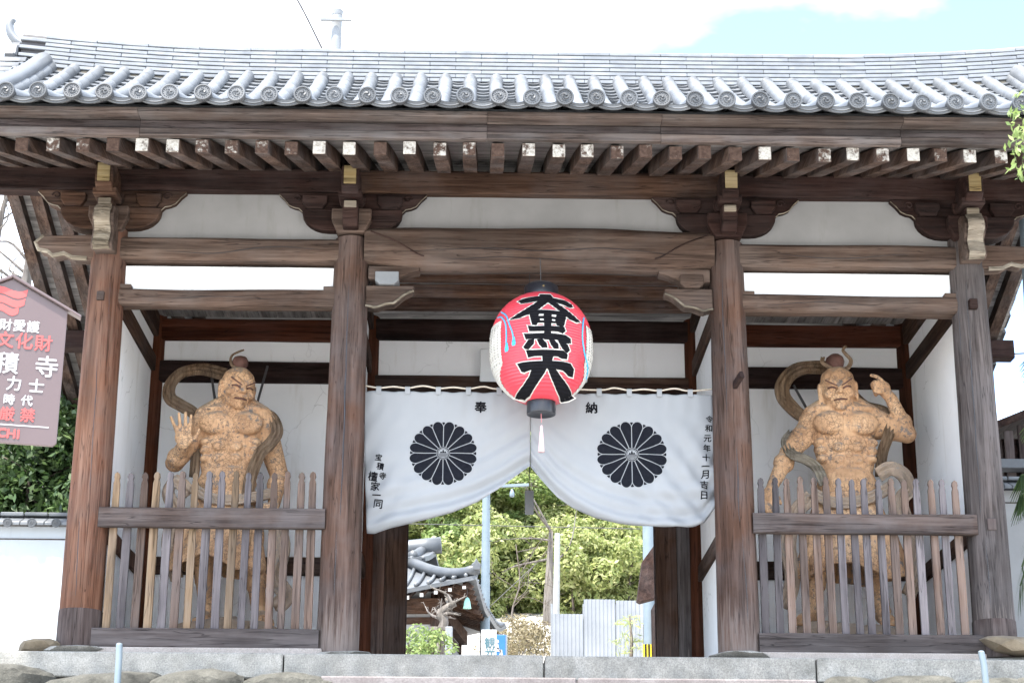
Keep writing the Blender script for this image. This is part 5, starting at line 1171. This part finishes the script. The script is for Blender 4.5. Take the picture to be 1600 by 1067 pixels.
# greenery left of the gate, beyond the white wall
for i, (px, Y, h, rad, lab) in enumerate(((60, 7.5, 4.2, 1.5, 'glossy green shrub behind the white wall beside the signboard'), (5, 8.5, 4.1, 1.7, 'glossy green shrub behind the white wall at the left edge'), (100, 9.5, 5.3, 1.3, 'glossy green shrub behind the white wall nearest the gate column'))):
    x = at(px, 800, Y).x; tree('shrub', (x, Y, 0), h+.55, .6, rad, LF_G if i != 2 else LF_M, BARK, lab, 'shrubs behind the white wall', 60, 420, .13, 40+i, False, .5, .1, .07, 'shrub')
bare('bare_tree', [at(46, 620, 14), at(38, 480, 14), at(44, 420, 14), at(50, 370, 14)], .16, .06, 16, 'pale bare tree behind the signboard at the left edge', 12, BARKP, 1.3)
bare('bare_tree', [at(-30, 560, 13), at(-12, 420, 13), at(4, 330, 13), at(22, 270, 13)], .10, .03, 14, 'thin leafless branches left of the bracket against the sky', 15, BARKP, 1.3)
tw = thing('treetop_twigs', tuple(at(345, 110, 16)), 'faint bare treetop rising above the tiled ridge', 'tree'); b = MB(); r = random.Random(3)
for px in (333, 338, 343, 365, 370, 392):
    q = [at(px, 140, 16), at(px+r.uniform(-3, 3), 80, 16), at(px+r.uniform(-6, 6), r.uniform(38, 62), 16)]; b.tube(crom(q, 3), [.03, .028, .025, .02, .016, .012, .008], 4)
b.tube([(at(345, 900, 16).x, 16, 1.), at(348, 140, 16)], [.2, .06], 6); b.build('branches', BARKP, tw)

# leafy branch at the upper right, near the eave
bt = thing('leafy_branch', tuple(at(1625, 330, -4.5)), 'leafy green branch hanging at the upper right corner beside the eave', 'branch')
V, Q = leaves([(tuple(at(px, py, -4.5+dy)), (rx, .2, rz)) for px, py, dy, rx, rz in ((1592, 165, 0, .07, .11), (1590, 190, .1, .10, .12), (1588, 225, .05, .09, .12), (1586, 262, 0, .06, .10), (1606, 215, 0, .14, .13), (1600, 243, -.1, .09, .11), (1608, 268, .05, .10, .10), (1640, 200, 0, .2, .25), (1640, 260, .1, .2, .22), (1660, 130, 0, .2, .25))], 2000 and 420, .085, .42, 1.2, 77)
V2 = V; link(bpy.data.objects.new('leaves', np_mesh('leaves', V, Q, LF_M)), bt)
MB().tube(crom([at(1740, 330, -4.3), at(1680, 220, -4.4), at(1630, 190, -4.5), at(1600, 225, -4.5)], 5), [.05-.0025*k for k in range(16)], 6).build('branch_wood', BARK, bt)
bm_ = bare('bare_tree', [(at(1760, 900, -3.9).x, -3.9, -2.2), at(1750, 600, -4.1), at(1740, 330, -4.3)], .10, .05, 0, 'slender tree carrying the leafy branch, outside the right edge', 22, BARK)

# ================================================================== WALLS AND HOUSES EITHER SIDE
def plaster_wall(x0, x1, Y, h, label, mat, base=.0):
    t = thing('plaster_wall', ((x0+x1)/2, Y, -.06), label, 'wall'); MB().box((x0, Y-.12, -.3), (x1, Y+.12, h), .0).build('wall_body', mat, t)
    MB().box((x0, Y-.135, h-.16), (x1, Y-.121, h-.148)).build('string_line', SPL, t)
    n = int((x1-x0)/.29); w = (x1-x0)/n
    me = MB().box((-w/2+.004, -.26, 0), (w/2-.004, .26, .05), .012); 
    dsc = None
    for i in range(n):
        xc = x0+(i+.5)*w; V = [(-.27, .03), (-.27, -.01), (0, .10), (.27, -.01), (.27, .03), (0, .15)]
        MB().prism([(Y+a, h+b_) for a, b_ in V], 'x', xc-w/2+.004, xc+w/2-.004, .004).build('cap_tile', TILE, t)
        o = bpy.data.objects.new('cap_disc', DT); o.location = (xc, Y-.29, h+.015); o.scale = (.62, .5, .62); link(o, t)
        MB().box((xc-w/2+.005, Y-.11, h+.135+.003*(i % 2)), (xc+w/2-.005, Y+.11, h+.185), .01).build('cap_ridge_tile', TILE, t)
    return t
hL = at(50, 826, YB).z
plaster_wall(-13.5, -5.02, YB, hL, 'white plaster wall with a low tiled cap left of the gate', PLAO)
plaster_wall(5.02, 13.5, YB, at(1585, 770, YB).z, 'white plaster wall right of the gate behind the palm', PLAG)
# dark timber shed roof right of the gate
shd = thing('timber_shed', tuple(at(1600, 720, 6.5).xy)+(0,), 'dark timber shed with slatted gable beyond the right wall', 'shed')
a = at(1556, 672, 6.5); c = at(1700, 610, 6.5)
for i in range(14):
    x = a.x+.12+i*.2; zt = a.z+(c.z-a.z)*(x-a.x)/(c.x-a.x)-.06; MB().box((x, 6.5, 1.), (x+.13, 6.54, zt), .004).build('slat', SPL, shd)
MB().box((a.x+.1, 6.6, 0), (c.x, 9, a.z-.1)).build('wall', DKX, shd)
MB().prism([(a.x-.1, a.z-.06), (c.x, c.z-.06), (c.x, c.z+.06), (a.x-.1, a.z+.06)], 'y', 6.3, 9.4, .01).build('roof', DKY, shd)
q0 = at(1560, 716, 6.2); MB().box((q0.x, 6.2, q0.z-.14), (q0.x+4, 6.45, q0.z), .01).build('lower_roof_edge', TILED, shd)
pl = thing('palm', tuple(at(1660, 900, 1.2).xy)+(-.06,), 'palm with dark drooping fronds right of the gate', 'palm')
c0 = at(1668, 800, 1.2); MB().tube([(c0.x, 1.2, -.1), (c0.x+.03, 1.2, c0.z*.6), c0], [.13, .12, .10], 10).build('trunk', BARK, pl, True)
def frond(tipx, tipy, lift, Yt):
    tip = at(tipx, tipy, Yt); mid = (c0+tip)/2+Vector((0, 0, lift)); P = crom([c0, mid, tip], 10); b = MB(); b.tube(P, [.012]*len(P), 4)
    for i in range(4, len(P)):
        t = (P[min(i+1, len(P)-1)]-P[i-1]).normalized(); sd = t.cross(Vector((0, 0, 1))).normalized()
        for s in (-1, 1):
            for j in range(2):
                e = P[i]+t*.10+sd*s*.14+Vector((0, 0, -.22-.06*j)); w = t*.016; b.add([P[i]-w, P[i]+w, e+w*.2, e-w*.2], [(0, 1, 2, 3)])
    b.build('frond', LF_P, pl)
for f in ((1596, 742, .25, 1.1), (1594, 775, .2, 1.2), (1597, 885, .35, 1.0), (1594, 915, .3, 1.3), (1606, 560, .2, 1.5), (1612, 655, .3, 1.0), (1720, 700, .3, 1.2), (1700, 560, .3, 1.4), (1650, 600, .3, .8), (1620, 600, .25, 2.), (1740, 860, .3, 1.2), (1610, 820, .3, .9)): frond(*f)
# strip of pale pole at the far right top
def utility_pole(px, pyt, Y, r, label, mat=CONC, base=None, group='utility poles', foot=None):
    p = at(px, pyt, Y); z0 = terrain_z(p.x, Y)-.3 if base is None else base; x0 = p.x if foot is None else at(*foot, Y).x
    t = thing('utility_pole', (x0, Y, z0), label, 'pole', group); autosmooth(MB().tube([(x0, Y, z0), (p.x, Y, p.z)], [r*1.15, r*.85], 14).build('shaft', mat, t)); return t, p
t, p = utility_pole(1597, 268, .9, .085, 'pale pole rising beside the right end of the eave', BLUEP, -.1, foot=(1640, 950))
t, p = utility_pole(527, 18, 13, .125, 'grey utility pole rising above the tiled ridge', CONC)
autosmooth(MB().lathe([(.112, -.1), (.122, 0), (.09, .02), (.01, .03)], p, 14).build('cap', CONC, t)); MB().beam(p+Vector((-.3, -.18, -.28)), p+Vector((.3, -.18, -.28)), .06, .06, .005, 2, 0).build('crossarm', CONC, t)
def wire(name, P, r, label, cat='cable'):
    o = MB().tube(P, r, 6).build(name, IRON); tag(o, label, cat); return o
wire('overhead_cable', crom([at(440, -40, 13), at(470, 10, 13), at(503, 76, 13)], 6), .022, 'thick overhead cable above the ridge left of the grey pole')
wire('overhead_cable', crom([p+Vector((-.28, -.2, -.25)), at(490, 24, 13), at(466, -10, 13)], 6), .010, 'thin overhead cable running from the grey pole')
wire('overhead_cable', crom([at(1546, 551, 9), at(1580, 553, 9), at(1640, 549, 9)], 5), .012, 'thin cable across the sky right of the grey column')

# ================================================================== BEYOND THE GATE
t, p = utility_pole(760, 760, 27, .115, 'pale blue-grey utility pole standing beside the tiled hall', BLUEP)
MB().beam(p+Vector((-.1, -.15, -.05)), p+Vector((1.1, -.15, .02)), .07, .07, .005, 2, 0).build('crossarm', BLUEP, t); MB().lathe([(.05, 0), (.06, .02), (.06, .10), (.04, .16), (.02, .20)], at(800, 776, 26.8), 14).build('lamp', BLUEP, t, True)
for k in range(9): z = p.z-.6-k*.42; MB().tube([(p.x-.15*(1 if k % 2 else -1), 26.95, z), (p.x, 26.95, z)], .012, 5).build('step_bolt', IRON, t)
t, p = utility_pole(1011, 700, 24, .150, 'pale blue-grey utility pole left of the right jamb', BLUEP)
for i, (m, z0, z1) in enumerate(((simple('hazard_yellow', (.75, .58, .02), (.8, .62, .04), 4, .5, 0), 1006, 1060), (BLK, 1006, 1060))):
    za_, zb_ = at(1011, z0, 23.8).z, at(1011, z1, 23.8).z
    for k in range(3):
        xx = at(1004.6+i*2.6+k*5.2, 1010, 23.8).x; MB().box((xx, 23.78, zb_), (xx+.05, 23.83, za_)).build('hazard_stripe', m, t)
t, p = utility_pole(871, 833, 36, .10, 'white post standing against the bare trunk', simple('white_paint_pole', (.21, .21, .20), (.26, .26, .25), 4, .7, .05), foot=(868, 1060))
for i, (p1, p2, lb) in enumerate((((768, 945), (838, 880), 'diagonal guy wire between the left pole and the bare trunk'), ((640, 818), (1000, 826), 'thin wire strung across the trees under the curtain'))):
    wire('guy_wire', [at(*p1, 33), at(*p2, 33)], .012, lb)
# the hall with a tiled hip-and-gable roof
YH = 25.; hall = thing('temple_hall', tuple(at(660, 960, YH).xy)+(terrain_z(0, YH),), 'tiled temple hall with upturned eave corner seen through the gate', 'building')
PH = 1/((at(700, 900, YH)-CAM).dot(_f)/FPX)
cor = at(744, 898, YH-1.); ux = Vector((-1, .10, 0)).normalized(); uy = Vector((.12, 1, 0)).normalized()   # eave directions from the corner
LX, LY = 9., 7.
def hpt(u, v, z): return cor+ux*u+uy*v+Vector((0, 0, z-cor.z))
def lift(u, L): return .42*max(0, 1-u/2.6)**2+.42*max(0, 1-(L-u)/2.6)**2
ze = cor.z-.42
def eave_z(u, v): return ze+max(lift(u, LX)*(1-min(1, v/2.2)), lift(v, LY)*(1-min(1, u/2.2)))
def hip_z(u, v): d = min(u, v, LX-u, LY-v); return eave_z(u, v)+d*.40+d*d*.07
nu, nv = 46, 36; V = []
for j in range(nv+1):
    for i in range(nu+1):
        u, v = LX*i/nu, LY*j/nv; u_, v_ = min(max(u, 0), LX), min(max(v, 0), LY); z = min(hip_z(u_, v_), ze+1.35+.0) if min(u, v, LX-u, LY-v) > 1.9 else hip_z(u_, v_); V.append(hpt(u, v, z))
Q = [(j*(nu+1)+i, j*(nu+1)+i+1, (j+1)*(nu+1)+i+1, (j+1)*(nu+1)+i) for j in range(nv) for i in range(nu)]
o = MB().add(V, Q).build('lower_roof', TILE, hall); m = o.modifiers.new('t', 'SOLIDIFY'); m.thickness = .10; m.offset = -1
rr_ = []
k = 0; u = .25
while u < LX-.2:
    d = min(1.9, u, LX-u); P = [hpt(u, d*q/6, hip_z(u, d*q/6)+.05) for q in range(7)]
    if d > .2: MB().tube(P, .05, 6).build('roof_tile_row', TILE, hall, True)
    u += .30
v = .25
while v < LY-.2:
    d = min(1.9, v, LY-v); P = [hpt(d*q/6, v, hip_z(d*q/6, v)+.05) for q in range(7)]
    if d > .2: MB().tube(P, .05, 6).build('roof_tile_row', TILE, hall, True)
    v += .30
P = [hpt(q*.24, q*.24, hip_z(q*.24, q*.24)+.13) for q in range(9)]; MB().tube(P, [.14]*9, 8).build('corner_ridge', TILED, hall, True); MB().prism([(-.10, 0), (.10, 0), (.12, .14), (.05, .20), (0, .30), (-.05, .20), (-.12, .14)], 'y', -.06, .06, .02, Matrix.Translation(P[0]+Vector((0, 0, -.02)))).build('corner_ornament', TILED, hall)
# upper gable roof, ridge along ux
gz0 = ze+1.15; g0 = 1.75; rz = at(668, 846, YH+1.).z
def up_pt(u, v): s = abs(v-LY/2)/(LY/2-g0); return hpt(u, v, rz-(rz-gz0)*(s*.78+.22*(1-(1-s)**2)*.0+.22*s*s*.0+.22*sqrt(s)*1.0 if s > 0 else 0))
def upz(s): return rz-(rz-gz0)*(1.22*s-.22*s*s)
us = [1.5+(LX-3.6)*i/20 for i in range(21)]; vsx = [g0+(LY-2*g0)*j/16 for j in range(17)]
V = [hpt(u, v, upz(abs(v-LY/2)/(LY/2-g0))+.10*max(0, 1-(u-us[0])/1.5)) for v in vsx for u in us]; Q = [(j*21+i, j*21+i+1, (j+1)*21+i+1, (j+1)*21+i) for j in range(16) for i in range(20)]
o = MB().add(V, Q).build('upper_roof', TILE, hall); m = o.modifiers.new('t', 'SOLIDIFY'); m.thickness = .12; m.offset = -1
u = us[0]+.05
while u < us[-1]:
    P = [hpt(u, v, upz(abs(v-LY/2)/(LY/2-g0))+.06) for v in vsx[:9]]; MB().tube(P, .05, 6).build('roof_tile_row', TILE, hall, True); u += .30
P = [hpt(us[0]-.15+q*.5, LY/2, rz+.12+.14*max(0, 1-q/3)) for q in range(13)]; MB().tube(P, .17, 8, sq=(1.3, .8), up=(0, 0, 1)).build('main_ridge', TILED, hall, True)
P = [hpt(us[0]+.35, v, upz(abs(v-LY/2)/(LY/2-g0))+.12) for v in vsx[1:9]]; MB().tube(P, .13, 8).build('descending_ridge', TILED, hall, True)
MB().add([hpt(us[0]+.5, vsx[0]+.2, gz0-.1), hpt(us[0]+.5, vsx[-1]-.2, gz0-.1), hpt(us[0]+.5, LY/2, rz-.2)], [(0, 1, 2)]).build('gable_panel', WX, hall)
# body
zg = terrain_z(0, YH)-.5; ins = 1.15
def hbox(u0, u1, v0, v1, z0, z1, name, mat, ch=0.):
    V = [hpt(u, v, z) for u in (u0, u1) for v in (v0, v1) for z in (z0, z1)]; return MB().add(V, [(0, 1, 3, 2), (4, 6, 7, 5), (0, 4, 5, 1), (2, 3, 7, 6), (0, 2, 6, 4), (1, 5, 7, 3)]).build(name, mat, hall)
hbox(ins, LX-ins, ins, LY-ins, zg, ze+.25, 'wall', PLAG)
for u in (ins, ins+1.3, ins+2.6, ins+3.9, ins+5.2): hbox(u-.09, u+.09, ins-.06, ins+.1, zg, ze+.2, 'post', WZ)
for v in (ins+1.5, ins+3., LY-ins): hbox(ins-.06, ins+.1, v-.09, v+.09, zg, ze+.2, 'post', WZ)
for z0, z1 in ((ze-.55, ze-.38), (ze-1.25, ze-1.08), (ze-2.1, ze-1.95)): hbox(ins-.04, LX-ins, ins-.045, ins+.05, z0, z1, 'beam', WX); hbox(ins-.045, ins+.05, ins-.04, LY-ins, z0, z1, 'beam', WX)
for u in (ins+.16, ins+1.46): 
    hbox(u, u+1.05, ins-.02, ins+.02, ze-1.92, ze-1.28, 'window', simple('window_glass_pale', (.42, .46, .5), (.55, .58, .62), 5, .25, 0) if u < ins+1 else bpy.data.materials['window_glass_pale'])
    for k in range(1, 5): hbox(u+k*.21-.015, u+k*.21+.015, ins-.04, ins-.015, ze-1.92, ze-1.28, 'window_bar', WZ)
u = .3
while u < LX-1:      # rafters with pale ends
    P0 = hpt(u, .12, eave_z(u, .1)-.17); vv = max(.3, min(1.5, u*.95)); P1 = hpt(u, vv, eave_z(u, 0)-.17+.30*vv); MB().beam(P0, P1, .09, .11, .01, 1, 0).build('rafter', WY, hall)
    MB().beam(P0-uy*.012, P0+uy*.006, .085, .105, .004, 1, 0).build('rafter_end', CREAM, hall); u += .34
v = .3
while v < LY-1:
    P0 = hpt(.12, v, eave_z(.1, v)-.17); vv = max(.3, min(1.5, v*.95)); P1 = hpt(vv, v, eave_z(0, v)-.17+.30*vv); MB().beam(P0, P1, .09, .11, .01, 1, 0).build('rafter', WY, hall); v += .34
hbox(.95, LX-1, .95, LY-1, ze-.30, ze+.05, 'eave_purlin', WX)
cb = at(730, 941, YH-.6); bl = thing('wind_bell', tuple(cb), 'small green bronze bell hanging from the hall eave corner', 'bell')
BRZ = simple('verdigris', (.20, .42, .36), (.34, .56, .48), 8, .6, .1); MB().lathe([(.10, -.14), (.085, -.08), (.07, .03), (.045, .10), (.012, .13)], cb, 14).build('bell_body', BRZ, bl, True); MB().tube([cb+Vector((0, 0, .12)), cb+Vector((0, 0, .55))], .008, 4).build('chain', IRON, bl); MB().tube([cb, cb+Vector((0, 0, -.2))], .006, 4).build('clapper', IRON, bl)
# gnarled trunk, posts, shrubs and signs in front of the hall
bare('gnarled_tree', [at(690, 1060, 21.5), at(686, 1000, 21.5), at(694, 972, 21.5), at(688, 958, 21.5), at(700, 948, 21.5), at(712, 942, 21.5)], .12, .07, 14, 'gnarled pale trunk leaning in front of the hall', 31, BARKP, .5, 'tree', .5)
pst = thing('stone_gatepost', tuple(at(702, 1020, 21).xy)+(3.,), 'pale post with a crossbar in front of the hall', 'post')
a = at(696, 978, 21); b_ = at(706, 1060, 21); MB().box((a.x, 21, b_.z), (b_.x, 21.2, a.z), .02).build('post', CONC, pst); a2 = at(672, 980, 21); MB().box((a2.x, 21.02, a2.z-.05), (a.x+.02, 21.12, a2.z+.03), .01).build('crossbar', BARKP, pst)
for i, (px, py, lb) in enumerate(((645, 1000, 'low clipped shrub by the left jamb before the hall'), (680, 1002, 'low shrub beside the pale post before the hall'))):
    q = at(px, py, 19.5); tree('shrub', (q.x, 19.5, q.z-.75), .95, .25, .55, LF_M, BARK, lb, 'shrubs before the hall', 18, 330, .10, 60+i, False, .5, .1, .03, 'shrub')
sgn = thing('tourist_sign', tuple(at(763, 1060, 20)), 'white upright sign with two dark characters beside the blue sign', 'sign')
a = at(752, 983, 20); c = at(775.5, 1060, 20); MB().box((a.x, 20, c.z), (c.x, 20.06, a.z), .01).build('board', SWHT, sgn)
GRN = simple('teal_print', (.025, .08, .10), (.03, .1, .12), 4, .6, 0)
mapped('lettering', [put(glyph('観', 15/PH*1.02, .0015), at(765.5, 1003.5, 20).x, at(765.5, 1003.5, 20).z), put(glyph('光', 15/PH*1.02, .0015), at(765.5, 1018, 20).x, at(765.5, 1018, 20).z)], lambda x, z: Vector((x, 19.995, z)), GRN, sgn)
bsn = thing('blue_sign', tuple(at(785, 1060, 20.4)), 'bright blue sign with a white symbol beside the white sign', 'sign')
a = at(770, 991, 20.4); c = at(789.5, 1060, 20.4); MB().box((a.x, 20.4, c.z), (c.x, 20.46, a.z), .01).build('board', simple('sign_blue', (.012, .10, .36), (.02, .12, .40), 3, .5, 0), bsn); MB().box((c.x+.003, 20.41, c.z), (c.x+.04, 20.6, a.z), .004).build('side_edge', BLUEP, bsn)
cx, cz = at(776.5, 1013, 20.4).x, at(776.5, 1013, 20.4).z
mapped('symbol', [poly_shape([[(cx+.045*cos(k*.6), cz+.155+.045*sin(k*.6)) for k in range(10)]]), poly_shape([[(cx-.05, cz+.1), (cx+.03, cz+.1), (cx+.05, cz-.02), (cx+.11, cz-.02), (cx+.13, cz-.16), (cx+.09, cz-.16), (cx+.07, cz-.06), (cx-.05, cz-.06)]]), poly_shape([[(cx-.02+.11*cos(k*.4-1.9), cz-.08+.11*sin(k*.4-1.9)) for k in range(10)]+[(cx-.02+.085*cos(k*.4-1.9), cz-.08+.085*sin(k*.4-1.9)) for k in range(9, -1, -1)]])], lambda x, z: Vector((x, 20.393, z)), SWHT, bsn)
# corrugated fence and a dark house end on the right
cf = thing('corrugated_fence', tuple(at(940, 1040, 33).xy)+(terrain_z(0, 33),), 'pale corrugated metal fence below the cedars', 'fence')
CORR = simple('corrugated_sheet', (.15, .16, .172), (.205, .215, .23), 1.2, .5, 0)
for j in range(7):
    x0 = at(862, 950, 33).x+j*.92; V = []; Q = []; zt = at(1000, 938, 33).z+.03*(j % 2); n = 48
    if j == 0: zt -= .4
    for i in range(n+1):
        x = x0+.90*i/n; y = 33+.02*sin(i*2*pi/6)+.01*(j % 2); V += [(x, y, 3.5), (x, y, zt)]
    Q = [(2*i, 2*i+2, 2*i+3, 2*i+1) for i in range(n)]; MB().add(V, Q).build('sheet', CORR, cf, True)
for j in range(8): x0 = at(862, 950, 33).x+j*.92; MB().tube([(x0, 33.06, 3.4), (x0, 33.06, at(1000, 938, 33).z-.1)], .03, 6).build('post', CONC, cf)
hs = thing('timber_house', tuple(at(1040, 960, 22).xy)+(3,), 'dark timber house end with overhanging eave behind the right jamb', 'building')
MB().prism([(at(*q, 22).x, at(*q, 22).z) for q in ((995, 938), (1003, 878), (1060, 800), (1060, 925), (1000, 941))], 'y', 21.9, 22.25, .01).build('roof', DKY, hs); MB().box((at(1028, 900, 22).x, 22.2, 2.5), (at(1028, 900, 22).x+4, 26, at(1000, 930, 22).z)).build('wall', DKX, hs)
for i, (px, py, Y, rad) in enumerate(((795, 985, 34, .9), (825, 990, 35, 1.0), (850, 1000, 34, .8), (780, 1000, 33, .7), (812, 1010, 32, .7))):
    q = at(px, py, Y); tree('dry_bush', (q.x, Y, q.z-.9), 1.3, .2, rad, LF_D, BARK, ('tan dry bush at the foot of the cedars, '+('just right of the left pole', 'left of the bare trunk', 'touching the bare trunk', 'behind the blue sign', 'lowest, between pole and trunk')[i]), 'dry bushes below the cedars', 16, 330, .12, 160+i, False, .3, -.5, .02, 'bush')
q = at(1000, 985, 26); pr_ = thing('pine_sprig', tuple(at(985, 1040, 26)), 'small pale-green conifer before the corrugated fence', 'tree')
cl = [(tuple(at(px, py, 26)), (.22, .2, .08)) for px, py in ((985, 965), (975, 972), (992, 976), (980, 990), (995, 998), (968, 1000), (985, 1010), (972, 1018), (1000, 1015))]
cl = [((c[0][0]+random.uniform(-.15, .15), c[0][1], c[0][2]), (.30, .3, .06)) for c in cl]; V, Q = leaves(cl, 1000 and 330, .24, .10, .3, 91); link(bpy.data.objects.new('crown', np_mesh('crown', V, Q, LF_Y)), pr_); MB().tube([at(985, 1060, 26), at(987, 1000, 26), at(984, 962, 26)], [.06, .04, .02], 6).build('trunk', BARK, pr_)
